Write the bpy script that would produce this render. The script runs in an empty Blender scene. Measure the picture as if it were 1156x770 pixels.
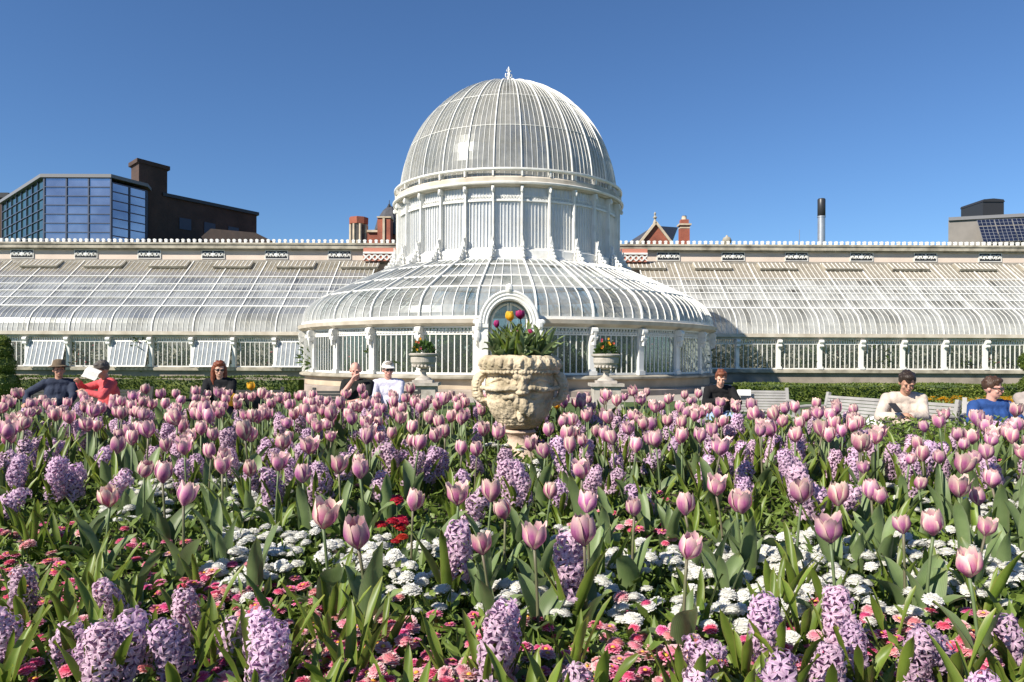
import bpy, bmesh, math, random
from math import sin, cos, pi, radians, sqrt, atan2
from mathutils import Vector, Matrix
import numpy as np
R = random.Random(7)
sc = bpy.context.scene
col = sc.collection

# ------------------------------------------------------------------ camera, sky, sun, exposure
F = 835.0                      # focal length in photo pixels (photo is 1156 px wide)
HC = 1.35                      # eye height
cam_d = bpy.data.cameras.new('camera'); cam = bpy.data.objects.new('camera', cam_d); col.objects.link(cam)
cam.location = (0, 0, HC); cam.rotation_euler = (radians(90), radians(-0.22), 0)
cam_d.lens = 36 * F / 1156; cam_d.sensor_width = 36; cam_d.shift_y = 20.0 / 1156
cam_d.clip_start = 0.05; cam_d.clip_end = 3000
sc.camera = cam
SUN_ALPHA, SUN_EL = 38, 38     # light travels towards (cos a, sin a), elevation
w = bpy.data.worlds.new('World'); sc.world = w; w.use_nodes = True
nt = w.node_tree; nt.nodes.clear()
sky = nt.nodes.new('ShaderNodeTexSky'); sky.sky_type = 'NISHITA'; sky.sun_disc = False
sdx, sdy = -cos(radians(SUN_ALPHA)), -sin(radians(SUN_ALPHA))
sky.sun_elevation = radians(SUN_EL); sky.sun_rotation = atan2(sdx, sdy)
sky.air_density = 1.0; sky.dust_density = 0.0; sky.ozone_density = 10.0; sky.altitude = 50
bg = nt.nodes.new('ShaderNodeBackground'); bg.inputs[1].default_value = 0.076
wo = nt.nodes.new('ShaderNodeOutputWorld')
nt.links.new(sky.outputs[0], bg.inputs[0]); nt.links.new(bg.outputs[0], wo.inputs[0])
sl = bpy.data.lights.new('sun', 'SUN'); sl.energy = 5.0; sl.angle = radians(0.5); sl.color = (1, .93, .82)
so = bpy.data.objects.new('sun', sl); col.objects.link(so); so.location = (-20, -20, 30)
ce = cos(radians(SUN_EL))
so.rotation_euler = Vector((-sdx*ce, -sdy*ce, -sin(radians(SUN_EL)))).to_track_quat('-Z', 'Y').to_euler()
sc.view_settings.view_transform = 'Standard'; sc.view_settings.look = 'None'
sc.view_settings.exposure = 0.72; sc.view_settings.gamma = 1.0
sc.cycles.max_bounces = 8; sc.cycles.transparent_max_bounces = 32
sc.cycles.diffuse_bounces = 3; sc.cycles.glossy_bounces = 3; sc.cycles.transmission_bounces = 4
sc.cycles.caustics_reflective = False; sc.cycles.caustics_refractive = False

# ------------------------------------------------------------------ helpers
def P(px, py, d):              # where a photo pixel lies at a given distance
    return Vector(((px - 578) * d / F, d, HC - (py - 405) * d / F))
def X(px, d): return (px - 578) * d / F
def Z(py, d): return HC - (py - 405) * d / F

class MB:
    def __init__(s): s.v = []; s.f = []; s.m = []; s.c = {}
    def add(s, vs, fs, m=0, cols=None):
        o = len(s.v); s.v.extend([tuple(p) for p in vs])
        for f in fs: s.f.append(tuple(i + o for i in f)); s.m.append(m)
        if cols:
            for i, c in enumerate(cols): s.c[o + i] = c
        return s
    def box(s, x0, x1, y0, y1, z0, z1, m=0):
        vs = [(x, y, z) for z in (z0, z1) for y in (y0, y1) for x in (x0, x1)]
        return s.add(vs, [(0,2,3,1),(4,5,7,6),(0,1,5,4),(2,6,7,3),(0,4,6,2),(1,3,7,5)], m)
    def obox(s, c, ax, ay, az, m=0):      # oriented box: half-axis vectors
        c, ax, ay, az = Vector(c), Vector(ax), Vector(ay), Vector(az)
        vs = [c + ax*i + ay*j + az*k for k in (-1,1) for j in (-1,1) for i in (-1,1)]
        return s.add(vs, [(0,2,3,1),(4,5,7,6),(0,1,5,4),(2,6,7,3),(0,4,6,2),(1,3,7,5)], m)
    def bar(s, p, q, wd, ht, up=(0,0,1), m=0):
        p, q = Vector(p), Vector(q); d = q - p; L = d.length
        if L < 1e-6: return s
        d /= L; sd = d.cross(Vector(up))
        if sd.length < 1e-4: sd = d.cross(Vector((1,0,0)))
        sd.normalize(); u = sd.cross(d)
        return s.obox((p+q)/2, sd*wd/2, d*L/2, u*ht/2, m)
    def strip(s, pts, wd, ht, normals, m=0):   # rectangular bar along a polyline; normals per point
        n = len(pts); vs = []; fs = []
        for i in range(n):
            p = Vector(pts[i]); t = Vector(pts[min(i+1,n-1)]) - Vector(pts[max(i-1,0)]); t.normalize()
            nn = Vector(normals[i]); sd = t.cross(nn).normalized(); nn = sd.cross(t)
            for a, b in ((-1,0),(1,0),(1,1),(-1,1)): vs.append(p + sd*a*wd/2 + nn*b*ht)
        for i in range(n-1):
            for k in range(4): a = i*4+k; b = i*4+(k+1) % 4; fs.append((a, b, b+4, a+4))
        fs += [(3,2,1,0), tuple(range(4*n-4, 4*n))]
        return s.add(vs, fs, m)
    def tube(s, pts, rads, n=8, m=0, cap=True, sq=1.0):
        pts = [Vector(p) for p in pts]; k = len(pts)
        if isinstance(rads, (int, float)): rads = [rads]*k
        vs = []; fs = []; ref = None
        for i in range(k):
            t = (pts[min(i+1,k-1)] - pts[max(i-1,0)]).normalized()
            if ref is None: ref = t.orthogonal().normalized()
            ref = (ref - t*ref.dot(t)).normalized(); b = t.cross(ref)
            for j in range(n):
                a = 2*pi*j/n; vs.append(pts[i] + (ref*cos(a) + b*sin(a)*sq)*rads[i])
        for i in range(k-1):
            for j in range(n): fs.append((i*n+j, i*n+(j+1)%n, (i+1)*n+(j+1)%n, (i+1)*n+j))
        if cap: fs += [tuple(reversed(range(n))), tuple(range((k-1)*n, k*n))]
        return s.add(vs, fs, m)
    def lathe(s, prof, n=32, c=(0,0,0), a0=0, a1=2*pi, m=0, closed=False):
        full = abs(a1-a0-2*pi) < 1e-6; k = len(prof); cols = n if full else n+1; vs = []; fs = []
        for i in range(cols):
            a = a0 + (a1-a0)*i/n
            for r, z in prof: vs.append((c[0]+r*sin(a), c[1]-r*cos(a), c[2]+z))
        for i in range(n):
            j = (i+1) % cols
            for q in range(k - (0 if closed else 1)):
                q2 = (q+1) % k; fs.append((i*k+q, j*k+q, j*k+q2, i*k+q2))
        return s.add(vs, fs, m)
    def ell(s, c, r, n=10, rot=None, m=0):
        if isinstance(r, (int, float)): r = (r, r, r)
        vs = []; fs = []; h = max(4, n*2//3); c = Vector(c)
        for i in range(1, h):
            for j in range(n):
                a = pi*i/h; b = 2*pi*j/n; v = Vector((r[0]*sin(a)*cos(b), r[1]*sin(a)*sin(b), r[2]*cos(a)))
                vs.append(c + (rot @ v if rot else v))
        for z in (1,-1):
            v = Vector((0,0,r[2]*z)); vs.append(c + (rot @ v if rot else v))
        for i in range(h-2):
            for j in range(n): fs.append((i*n+j, (i+1)*n+j, (i+1)*n+(j+1)%n, i*n+(j+1)%n))
        T, B = len(vs)-2, len(vs)-1
        for j in range(n): fs.append((T, j, (j+1)%n)); fs.append((B, (h-2)*n+(j+1)%n, (h-2)*n+j))
        return s.add(vs, fs, m)
    def prism(s, poly, O, U, V, W, m=0):  # 2-D outline in U,V extruded along W
        O, U, V, W = Vector(O), Vector(U), Vector(V), Vector(W); n = len(poly)
        vs = [O + U*a + V*b for a, b in poly] + [O + U*a + V*b + W for a, b in poly]
        fs = [tuple(reversed(range(n))), tuple(range(n, 2*n))] + [(i, (i+1)%n, n+(i+1)%n, n+i) for i in range(n)]
        return s.add(vs, fs, m)
    def grid(s, fn, nu, nv, m=0, colf=None):
        vs = []; cs = []
        for i in range(nu+1):
            for j in range(nv+1):
                vs.append(fn(i/nu, j/nv))
                if colf: cs.append(colf(i/nu, j/nv))
        fs = [(i*(nv+1)+j, (i+1)*(nv+1)+j, (i+1)*(nv+1)+j+1, i*(nv+1)+j+1) for i in range(nu) for j in range(nv)]
        return s.add(vs, fs, m, cs if colf else None)
    def mesh(s, name, mats, smooth=False, fixn=False):
        me = bpy.data.meshes.new(name); me.from_pydata(s.v, [], s.f)
        for q in (mats if isinstance(mats, (list, tuple)) else [mats]): me.materials.append(q)
        me.polygons.foreach_set('material_index', s.m)
        if smooth: me.polygons.foreach_set('use_smooth', [True]*len(s.f))
        if s.c:
            at = me.attributes.new('pc', 'FLOAT_COLOR', 'POINT')
            arr = np.zeros((len(s.v), 4), dtype=np.float32); arr[:, 3] = 1
            for i, c in s.c.items(): arr[i, :3] = c
            at.data.foreach_set('color', arr.ravel())
        if fixn:
            b = bmesh.new(); b.from_mesh(me); bmesh.ops.recalc_face_normals(b, faces=b.faces); b.to_mesh(me); b.free()
        me.update(); return me
    def build(s, name, mats, parent=None, smooth=False, loc=None, fixn=False):
        return link(name, s.mesh(name, mats, smooth, fixn), parent, loc)

def link(name, me, parent=None, loc=None, rot=None, scale=None):
    o = bpy.data.objects.new(name, me); col.objects.link(o)
    if parent is not None: o.parent = parent
    if loc is not None: o.location = loc
    if rot is not None: o.rotation_euler = rot
    if scale is not None: o.scale = scale if not isinstance(scale, (int, float)) else (scale,)*3
    return o
def tag(o, label=None, cat=None, group=None, kind=None):
    if label: o['label'] = label
    if cat: o['category'] = cat
    if group: o['group'] = group
    if kind: o['kind'] = kind
    return o
def thing(name, label, cat, loc=(0,0,0), rz=0, group=None):
    o = bpy.data.objects.new(name, None); col.objects.link(o); o.empty_display_size = .1
    o.location = loc; o.rotation_euler = (0, 0, rz)
    return tag(o, label, cat, group)
def struct(name, mb, mats, smooth=False): return tag(mb.build(name, mats, None, smooth), kind='structure')
def voxel(mb, size, name='tmp', smooth_it=2, extra=None):   # fuse overlapping solids into one continuous surface
    me = mb.mesh(name, [], True, True); o = bpy.data.objects.new(name, me); col.objects.link(o)
    r = o.modifiers.new('r', 'REMESH'); r.mode = 'VOXEL'; r.voxel_size = size; r.use_smooth_shade = True
    if smooth_it:
        q = o.modifiers.new('s', 'SMOOTH'); q.factor = .5; q.iterations = smooth_it
    if extra: extra(o)
    out = bpy.data.meshes.new_from_object(o.evaluated_get(bpy.context.evaluated_depsgraph_get()))
    bpy.data.objects.remove(o); out.polygons.foreach_set('use_smooth', [True]*len(out.polygons)); out.name = name
    return out

# ------------------------------------------------------------------ materials
def new_mat(name):
    m = bpy.data.materials.new(name); m.use_nodes = True; n = m.node_tree; n.nodes.clear()
    out = n.nodes.new('ShaderNodeOutputMaterial'); return m, n, out
def N(n, t, **kw):
    q = n.nodes.new(t)
    for k, v in kw.items():
        if k.startswith('i_'): q.inputs[int(k[2:])].default_value = v
        else: setattr(q, k, v)
    return q
def c4(c): return (c[0], c[1], c[2], 1)
def ramp(n, fac, stops, interp='LINEAR'):
    r = n.nodes.new('ShaderNodeValToRGB'); e = r.color_ramp.elements; r.color_ramp.interpolation = interp
    while len(e) < len(stops): e.new(.5)
    for i, (p, c) in enumerate(stops): e[i].position = p; e[i].color = c4(c)
    n.links.new(fac, r.inputs[0]); return r
def mixc(n, fac, a, b, mode='MIX'):
    q = n.nodes.new('ShaderNodeMix'); q.data_type = 'RGBA'; q.blend_type = mode
    for s_, v in ((q.inputs[0], fac), (q.inputs[6], a), (q.inputs[7], b)):
        if isinstance(v, (int, float)): s_.default_value = v
        elif isinstance(v, tuple): s_.default_value = c4(v)
        else: n.links.new(v, s_)
    return q.outputs[2]
def paint(name, c, c2=None, scale=6, rough=.6, bump=.0, spec=.4, detail=5, lo=.35, hi=.7, stretch=None, metal=0):
    m, n, out = new_mat(name); p = N(n, 'ShaderNodeBsdfPrincipled'); n.links.new(p.outputs[0], out.inputs[0])
    p.inputs['Roughness'].default_value = rough; p.inputs['Specular IOR Level'].default_value = spec; p.inputs['Metallic'].default_value = metal
    tc = N(n, 'ShaderNodeTexCoord'); src = tc.outputs['Object']
    if stretch:
        mp = N(n, 'ShaderNodeMapping'); mp.inputs['Scale'].default_value = stretch; n.links.new(src, mp.inputs[0]); src = mp.outputs[0]
    nz = N(n, 'ShaderNodeTexNoise'); nz.inputs['Scale'].default_value = scale; nz.inputs['Detail'].default_value = detail; n.links.new(src, nz.inputs[0])
    if c2:
        r = ramp(n, nz.outputs[0], [(lo, c), (hi, c2)]); n.links.new(r.outputs[0], p.inputs['Base Color'])
    else: p.inputs['Base Color'].default_value = c4(c)
    if bump:
        b = N(n, 'ShaderNodeBump'); b.inputs['Strength'].default_value = bump; b.inputs['Distance'].default_value = .02
        n.links.new(nz.outputs[0], b.inputs['Height']); n.links.new(b.outputs[0], p.inputs['Normal'])
    return m
def foliage(name, c, c2, rough=.45, trans=.3, scale=9, edge=None, spec=.45, rnd=.25):
    """leaf: base colour varied by noise and per object, part of the light passes through"""
    m, n, out = new_mat(name); p = N(n, 'ShaderNodeBsdfPrincipled'); p.inputs['Roughness'].default_value = rough
    p.inputs['Specular IOR Level'].default_value = spec
    tc = N(n, 'ShaderNodeTexCoord'); nz = N(n, 'ShaderNodeTexNoise'); nz.inputs['Scale'].default_value = scale; nz.inputs['Detail'].default_value = 3
    n.links.new(tc.outputs['Object'], nz.inputs[0]); oi = N(n, 'ShaderNodeObjectInfo')
    r = ramp(n, nz.outputs[0], [(.35, c), (.68, c2)]); cc = r.outputs[0]
    if edge:
        at = N(n, 'ShaderNodeAttribute'); at.attribute_name = 'pc'; sx = N(n, 'ShaderNodeSeparateColor'); n.links.new(at.outputs[0], sx.inputs[0])
        er = ramp(n, sx.outputs[1], [(.72, (0,0,0)), (1, (1,1,1))]); cc = mixc(n, er.outputs[0], cc, edge)
        ms = N(n, 'ShaderNodeMath', operation='MULTIPLY'); ms.inputs[1].default_value = 62; n.links.new(sx.outputs[1], ms.inputs[0])
        si = N(n, 'ShaderNodeMath', operation='SINE'); n.links.new(ms.outputs[0], si.inputs[0]); vr = ramp(n, si.outputs[0], [(0, (.80,.80,.80)), (.6, (1,1,1))]); cc = mixc(n, 1.0, cc, vr.outputs[0], 'MULTIPLY')
        tr_ = ramp(n, sx.outputs[0], [(.0, (.85,.85,.62)), (.25, (1,1,1)), (.9, (1,1,1)), (1, (1.15,.98,.62))]); cc = mixc(n, 1.0, cc, tr_.outputs[0], 'MULTIPLY')
    hs = N(n, 'ShaderNodeHueSaturation'); n.links.new(cc, hs.inputs['Color'])
    mr = N(n, 'ShaderNodeMapRange'); mr.inputs[3].default_value = 1-rnd; mr.inputs[4].default_value = 1+rnd
    n.links.new(oi.outputs['Random'], mr.inputs[0]); n.links.new(mr.outputs[0], hs.inputs['Value'])
    n.links.new(hs.outputs[0], p.inputs['Base Color'])
    t = N(n, 'ShaderNodeBsdfTranslucent'); n.links.new(hs.outputs[0], t.inputs[0])
    mx = N(n, 'ShaderNodeMixShader'); mx.inputs[0].default_value = trans
    n.links.new(p.outputs[0], mx.inputs[1]); n.links.new(t.outputs[0], mx.inputs[2]); n.links.new(mx.outputs[0], out.inputs[0])
    return m
def petal(name, base, streak, tip, hue=.02, trans=.3, val=.18, streak_w=(.05, .75), rough=.5, feather=False):
    """petal: 'pc' holds (along, across); streak up the middle, pale rim"""
    m, n, out = new_mat(name); p = N(n, 'ShaderNodeBsdfPrincipled'); p.inputs['Roughness'].default_value = rough; p.inputs['Specular IOR Level'].default_value = .3
    at = N(n, 'ShaderNodeAttribute'); at.attribute_name = 'pc'; sx = N(n, 'ShaderNodeSeparateColor'); n.links.new(at.outputs[0], sx.inputs[0])
    tc = N(n, 'ShaderNodeTexCoord'); nz = N(n, 'ShaderNodeTexNoise'); nz.inputs['Scale'].default_value = 60; n.links.new(tc.outputs['Object'], nz.inputs[0])
    if feather: nz.inputs['Scale'].default_value = 1; mpf = N(n, 'ShaderNodeMapping'); mpf.inputs['Scale'].default_value = (230, 230, 28); n.links.new(tc.outputs['Object'], mpf.inputs[0]); n.links.new(mpf.outputs[0], nz.inputs[0])
    ad = N(n, 'ShaderNodeMath', operation='ADD'); m2 = N(n, 'ShaderNodeMath', operation='MULTIPLY'); m2.inputs[1].default_value = .6
    sb = N(n, 'ShaderNodeMath', operation='SUBTRACT'); sb.inputs[1].default_value = .5; n.links.new(nz.outputs[0], sb.inputs[0]); n.links.new(sb.outputs[0], m2.inputs[0])
    n.links.new(sx.outputs[1], ad.inputs[0]); n.links.new(m2.outputs[0], ad.inputs[1])
    r = ramp(n, ad.outputs[0], [(streak_w[0], streak), (streak_w[1], base), (1, tip)])
    rv = ramp(n, sx.outputs[0], [(.55, (0,0,0)), (1, (1,1,1))])
    mm = N(n, 'ShaderNodeMath', operation='MULTIPLY'); mm.inputs[1].default_value = .75; n.links.new(rv.outputs[0], mm.inputs[0])
    cc = mixc(n, mm.outputs[0], r.outputs[0], tip)
    oi = N(n, 'ShaderNodeObjectInfo'); hs = N(n, 'ShaderNodeHueSaturation'); n.links.new(cc, hs.inputs['Color'])
    for k, (a, b) in (('Hue', (.5-hue, .5+hue)), ('Value', (1-val, 1+val))):
        mr = N(n, 'ShaderNodeMapRange'); mr.inputs[3].default_value = a; mr.inputs[4].default_value = b
        if k == 'Hue': n.links.new(oi.outputs['Random'], mr.inputs[0])
        else:
            fr = N(n, 'ShaderNodeMath', operation='FRACT'); mu = N(n, 'ShaderNodeMath', operation='MULTIPLY'); mu.inputs[1].default_value = 37.7
            n.links.new(oi.outputs['Random'], mu.inputs[0]); n.links.new(mu.outputs[0], fr.inputs[0]); n.links.new(fr.outputs[0], mr.inputs[0])
        n.links.new(mr.outputs[0], hs.inputs[k])
    n.links.new(hs.outputs[0], p.inputs['Base Color'])
    t = N(n, 'ShaderNodeBsdfTranslucent'); n.links.new(hs.outputs[0], t.inputs[0])
    mx = N(n, 'ShaderNodeMixShader'); mx.inputs[0].default_value = trans
    n.links.new(p.outputs[0], mx.inputs[1]); n.links.new(t.outputs[0], mx.inputs[2]); n.links.new(mx.outputs[0], out.inputs[0])
    return m
def glass(name, tint=(.85,.9,.9), dirt=.35, pane=0, foot=0, dcol=(.72,.73,.72), dcol2=None, rough=.08, scale=1.2, var=.35, clear=(.8,.86,.86)):
    """old whitened greenhouse glass: see-through, partly filmed with lime and dirt, with a mirror skin"""
    m, n, out = new_mat(name); tr = N(n, 'ShaderNodeBsdfTransparent'); tr.inputs[0].default_value = c4(clear)
    tc = N(n, 'ShaderNodeTexCoord'); nz = N(n, 'ShaderNodeTexNoise'); nz.inputs['Scale'].default_value = scale; nz.inputs['Detail'].default_value = 6
    n.links.new(tc.outputs['Object'], nz.inputs[0])
    nz2 = N(n, 'ShaderNodeTexNoise'); nz2.inputs['Scale'].default_value = scale*5; nz2.inputs['Detail'].default_value = 3; n.links.new(tc.outputs['Object'], nz2.inputs[0])
    r2 = ramp(n, nz2.outputs[0], [(.3, dcol2 or tuple(x*.75 for x in dcol)), (.7, dcol)])
    df = N(n, 'ShaderNodeBsdfDiffuse'); n.links.new(r2.outputs[0], df.inputs[0])
    tl = N(n, 'ShaderNodeBsdfTranslucent'); n.links.new(r2.outputs[0], tl.inputs[0])
    mt = N(n, 'ShaderNodeMixShader'); mt.inputs[0].default_value = .35; n.links.new(df.outputs[0], mt.inputs[1]); n.links.new(tl.outputs[0], mt.inputs[2])
    mr = N(n, 'ShaderNodeMapRange'); mr.inputs[1].default_value = .3; mr.inputs[2].default_value = .7
    mr.inputs[3].default_value = max(0, dirt-var/2); mr.inputs[4].default_value = min(1, dirt+var/2); n.links.new(nz.outputs[0], mr.inputs[0])
    fac = mr.outputs[0]
    if pane or foot:            # 'pc': (height within the pane, a number of the pane's own)
        at = N(n, 'ShaderNodeAttribute'); at.attribute_name = 'pc'; sx = N(n, 'ShaderNodeSeparateColor'); n.links.new(at.outputs[0], sx.inputs[0])
        a1 = N(n, 'ShaderNodeMath', operation='MULTIPLY_ADD'); a1.inputs[1].default_value = pane; n.links.new(sx.outputs[1], a1.inputs[0]); n.links.new(fac, a1.inputs[2])
        rf = ramp(n, sx.outputs[0], [(0, (1,1,1)), (.45, (.25,.25,.25)), (.75, (0,0,0))]); a2 = N(n, 'ShaderNodeMath', operation='MULTIPLY_ADD'); a2.inputs[1].default_value = foot; a2.use_clamp = True
        n.links.new(rf.outputs[0], a2.inputs[0]); n.links.new(a1.outputs[0], a2.inputs[2])
        s2 = N(n, 'ShaderNodeMath', operation='SUBTRACT'); s2.use_clamp = True; s2.inputs[1].default_value = pane*.5; n.links.new(a2.outputs[0], s2.inputs[0]); fac = s2.outputs[0]
    m1 = N(n, 'ShaderNodeMixShader'); n.links.new(fac, m1.inputs[0]); n.links.new(tr.outputs[0], m1.inputs[1]); n.links.new(mt.outputs[0], m1.inputs[2])
    gl = N(n, 'ShaderNodeBsdfGlossy'); gl.inputs['Roughness'].default_value = rough; gl.inputs[0].default_value = c4(tint)
    fr = N(n, 'ShaderNodeLayerWeight'); fr.inputs[0].default_value = .25
    f2 = N(n, 'ShaderNodeMath', operation='MULTIPLY_ADD'); f2.inputs[1].default_value = .30; f2.inputs[2].default_value = .035; n.links.new(fr.outputs['Fresnel'], f2.inputs[0])
    m2 = N(n, 'ShaderNodeMixShader'); n.links.new(f2.outputs[0], m2.inputs[0]); n.links.new(m1.outputs[0], m2.inputs[1]); n.links.new(gl.outputs[0], m2.inputs[2])
    n.links.new(m2.outputs[0], out.inputs[0]); return m
def brick(name, c, c2, mortar, scale=4.0, rough=.85):
    m, n, out = new_mat(name); p = N(n, 'ShaderNodeBsdfPrincipled'); p.inputs['Roughness'].default_value = rough; n.links.new(p.outputs[0], out.inputs[0])
    tc = N(n, 'ShaderNodeTexCoord'); sx = N(n, 'ShaderNodeSeparateXYZ'); n.links.new(tc.outputs['Object'], sx.inputs[0])
    ad = N(n, 'ShaderNodeMath', operation='ADD'); n.links.new(sx.outputs[0], ad.inputs[0]); n.links.new(sx.outputs[1], ad.inputs[1])
    cb = N(n, 'ShaderNodeCombineXYZ'); n.links.new(ad.outputs[0], cb.inputs[0]); n.links.new(sx.outputs[2], cb.inputs[1])
    b = N(n, 'ShaderNodeTexBrick'); b.inputs['Scale'].default_value = scale; b.inputs['Color1'].default_value = c4(c); b.inputs['Color2'].default_value = c4(c2)
    b.inputs['Mortar'].default_value = c4(mortar); b.inputs['Mortar Size'].default_value = .012; n.links.new(cb.outputs[0], b.inputs[0])
    nz = N(n, 'ShaderNodeTexNoise'); nz.inputs['Scale'].default_value = .7; n.links.new(tc.outputs['Object'], nz.inputs[0])
    r = ramp(n, nz.outputs[0], [(.3, (.7,.7,.7)), (.7, (1.15,1.15,1.15))])
    n.links.new(mixc(n, 1.0, b.outputs[0], r.outputs[0], 'MULTIPLY'), p.inputs['Base Color']); return m

M = dict(
 white = paint('white_paint', (.76,.75,.71), (.58,.56,.50), 2.5, .45, lo=.5, hi=.82),
 stone = paint('cream_stone', (.62,.56,.47), (.44,.38,.30), 1.5, .8, .3),
 pinkwall = paint('pink_render', (.68,.57,.48), (.58,.48,.40), .8, .9, lo=.35, hi=.75),
 weathered = paint('weathered_stone', (.44,.40,.32), (.20,.18,.14), 1.8, .9, .4),
 basewall = paint('base_stone', (.36,.30,.25), (.20,.17,.14), 1.2, .9, .4),
 sandbase = paint('sand_stone', (.52,.42,.31), (.36,.29,.21), 1.2, .9, .4),
 dark = paint('dark_metal', (.03,.03,.032), None, rough=.4),
 lead = paint('lead_flashing', (.34,.31,.26), (.22,.2,.17), 2, .7),
 gl_roof = glass('whitened_roof_glass', dirt=.43, var=.5, dcol=(.72,.73,.70), scale=.5, pane=.3, foot=.45, rough=.2),
 gl_top = glass('limewashed_top_glass', dirt=.88, var=.2, dcol=(.52,.47,.39), dcol2=(.36,.32,.25), scale=.8),
 gl_apron = glass('dusty_apron_glass', dirt=.34, var=.5, dcol=(.66,.66,.63), scale=.9, pane=.3, foot=.5, rough=.2),
 gl_dome = glass('grey_dome_glass', dirt=.60, var=.3, dcol=(.46,.445,.40), dcol2=(.34,.33,.29), scale=.7, pane=.3, foot=.15, rough=.17),
 gl_drum = glass('shaded_drum_glass', dirt=.86, var=.25, dcol=(.84,.86,.88), dcol2=(.74,.77,.80), scale=.6),
 gl_win = glass('window_glass', dirt=.03, var=.04, dcol=(.7,.72,.7), clear=(.9,.93,.91)),
 gl_sash = glass('sash_glass_painted_reflection', dirt=.5, var=.25, dcol=(.70,.73,.77), rough=.15),  # pale film paints the white reflection of the tilted panes into their colour
)
# ------------------------------------------------------------------ ground
CX, CY = -.21, 35.4            # middle of the round house
def bed_h(x, y):
    t = max(0, min(1, (y-.55)/.5)); t = t*t*(3-2*t)
    u = max(0, min(1, (6.6-y)/1.2)); u = u*u*(3-2*u)
    s = max(0, min(1, (7.2-abs(x))/1.0)); s = s*s*(3-2*s)
    hz = HC - (.62 - .036*(min(y, 5.4)-1.5))
    return .02 + (hz-.02)*min(t, u, s)
M['lawn'] = foliage('lawn_grass', (.05,.09,.018), (.09,.14,.03), .7, .1, 3, rnd=0)
M['gravel'] = paint('path_gravel', (.40,.36,.31), (.28,.25,.21), 40, .95, .3)
M['soil'] = paint('soil', (.045,.032,.022), (.02,.015,.011), 30, .95, .8)
struct('lawn', MB().add([(-900,-300,0),(900,-300,0),(900,1500,0),(-900,1500,0)], [(0,1,2,3)]), M['lawn'])
struct('path', MB().add([(-16,-8,.004),(16,-8,.004),(16,14.5,.004),(-16,14.5,.004)], [(0,1,2,3)]), M['gravel'])
struct('terrace', MB().lathe([(9.2,.004),(12.8,.004)], 64, (CX,CY,0)), M['gravel'])
b = MB(); b.grid(lambda u, v: (-7.3+14.6*u, .5+6.2*v, bed_h(-7.3+14.6*u, .5+6.2*v) + .008*R.uniform(-1,1)), 110, 60)
struct('flowerbed_soil', b, M['soil'], True)

# ------------------------------------------------------------------ palm house
palm = thing('palm_house', 'white iron and glass Victorian palm house with central dome and long low wings', 'greenhouse')
NB = 28; STEP = 2*pi/NB; A0 = STEP/2
def pol(r, a, z): return Vector((CX + r*sin(a), CY - r*cos(a), z))
def rad(a): return Vector((sin(a), -cos(a), 0))
def tan_(a): return Vector((cos(a), sin(a), 0))
def prof_norm(prof):
    out = []
    for i in range(len(prof)):
        a = prof[max(i-1,0)]; c = prof[min(i+1,len(prof)-1)]; dr, dz = c[0]-a[0], c[1]-a[1]; L = sqrt(dr*dr+dz*dz) or 1
        out.append((dz/L, -dr/L))
    return out
def rib_on(mb, prof, a, wd, ht, m=0):
    nn = prof_norm(prof); sgn = 1 if nn[0][0] > 0 or nn[0][1] > 0 else -1
    mb.strip([pol(r, a, z) for r, z in prof], wd, ht, [rad(a)*n_[0]*sgn + Vector((0,0,n_[1]*sgn)) for n_ in nn], m)
def rev_part(name, prof, mats, parent, n=112, closed=True, smooth=False, a0=0, a1=2*pi):
    return MB().lathe(prof, n, (CX,CY,0), a0, a1, 0, closed).build(name, mats, parent, smooth)
def sq(r0, r1, z0, z1): return [(r0,z0),(r1,z0),(r1,z1),(r0,z1)]

# dome
DP = [(5.10*cos(t), 8.80+5.6*sin(t)) for t in [i*(pi/2*.985)/22 for i in range(23)]]
RP_ = random.Random(31)
def pane_lathe(b, prof, rows, ncol, a0, m=0, jit=.002):
    """glass of a roof of revolution, every pane a loose sheet of its own"""
    for i in range(ncol):
        for r0, r1 in rows:
            g = RP_.random(); j = [RP_.uniform(-jit, jit) for _ in range(4)]; vs = []; cs = []; k = r1-r0
            for q in range(r0, r1+1):
                f = (q-r0)/k; r, z = prof[q]
                for s_ in (0,1):
                    o = j[s_]*(1-f) + j[2+s_]*f; vs.append(pol(r+o, a0+(i+s_)*2*pi/ncol, z+o)); cs.append((f, g, 0))
            b.add(vs, [(2*q, 2*q+1, 2*q+3, 2*q+2) for q in range(k)], m, cs)
b = MB(); pane_lathe(b, DP, [(0,6),(6,11),(11,16),(16,22)], 140, A0)
for i in range(NB*5):
    if i % 5: rib_on(b, DP[: (23 if i % 5 in (1,) else 20)], A0 + i*STEP/5, .015, .02, 1)
dome = b.build('dome', [M['gl_dome'], M['white']], palm)
rm = MB(); rib_on(rm, [(r, z) for r, z in DP], 0, .042, .06)
# each rib of its own, sharing one mesh placed about the dome's axis
def ring_parts(name, mb, mats, parent, n, a0, step, skip=(), smooth=False):
    me = mb.mesh(name, mats, smooth); me.transform(Matrix.Translation((-CX,-CY,0)))
    for i in range(n):
        if i in skip: continue
        link(name, me, parent, (CX,CY,0), (0,0,a0+i*step))
ring_parts('rib', rm, M['white'], dome, NB, A0, STEP)
for k in (6, 11):
    r_, z_ = DP[k]; rev_part('hoop', sq(r_-.02, r_+.022, z_-.010, z_+.010), M['white'], dome)
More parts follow.
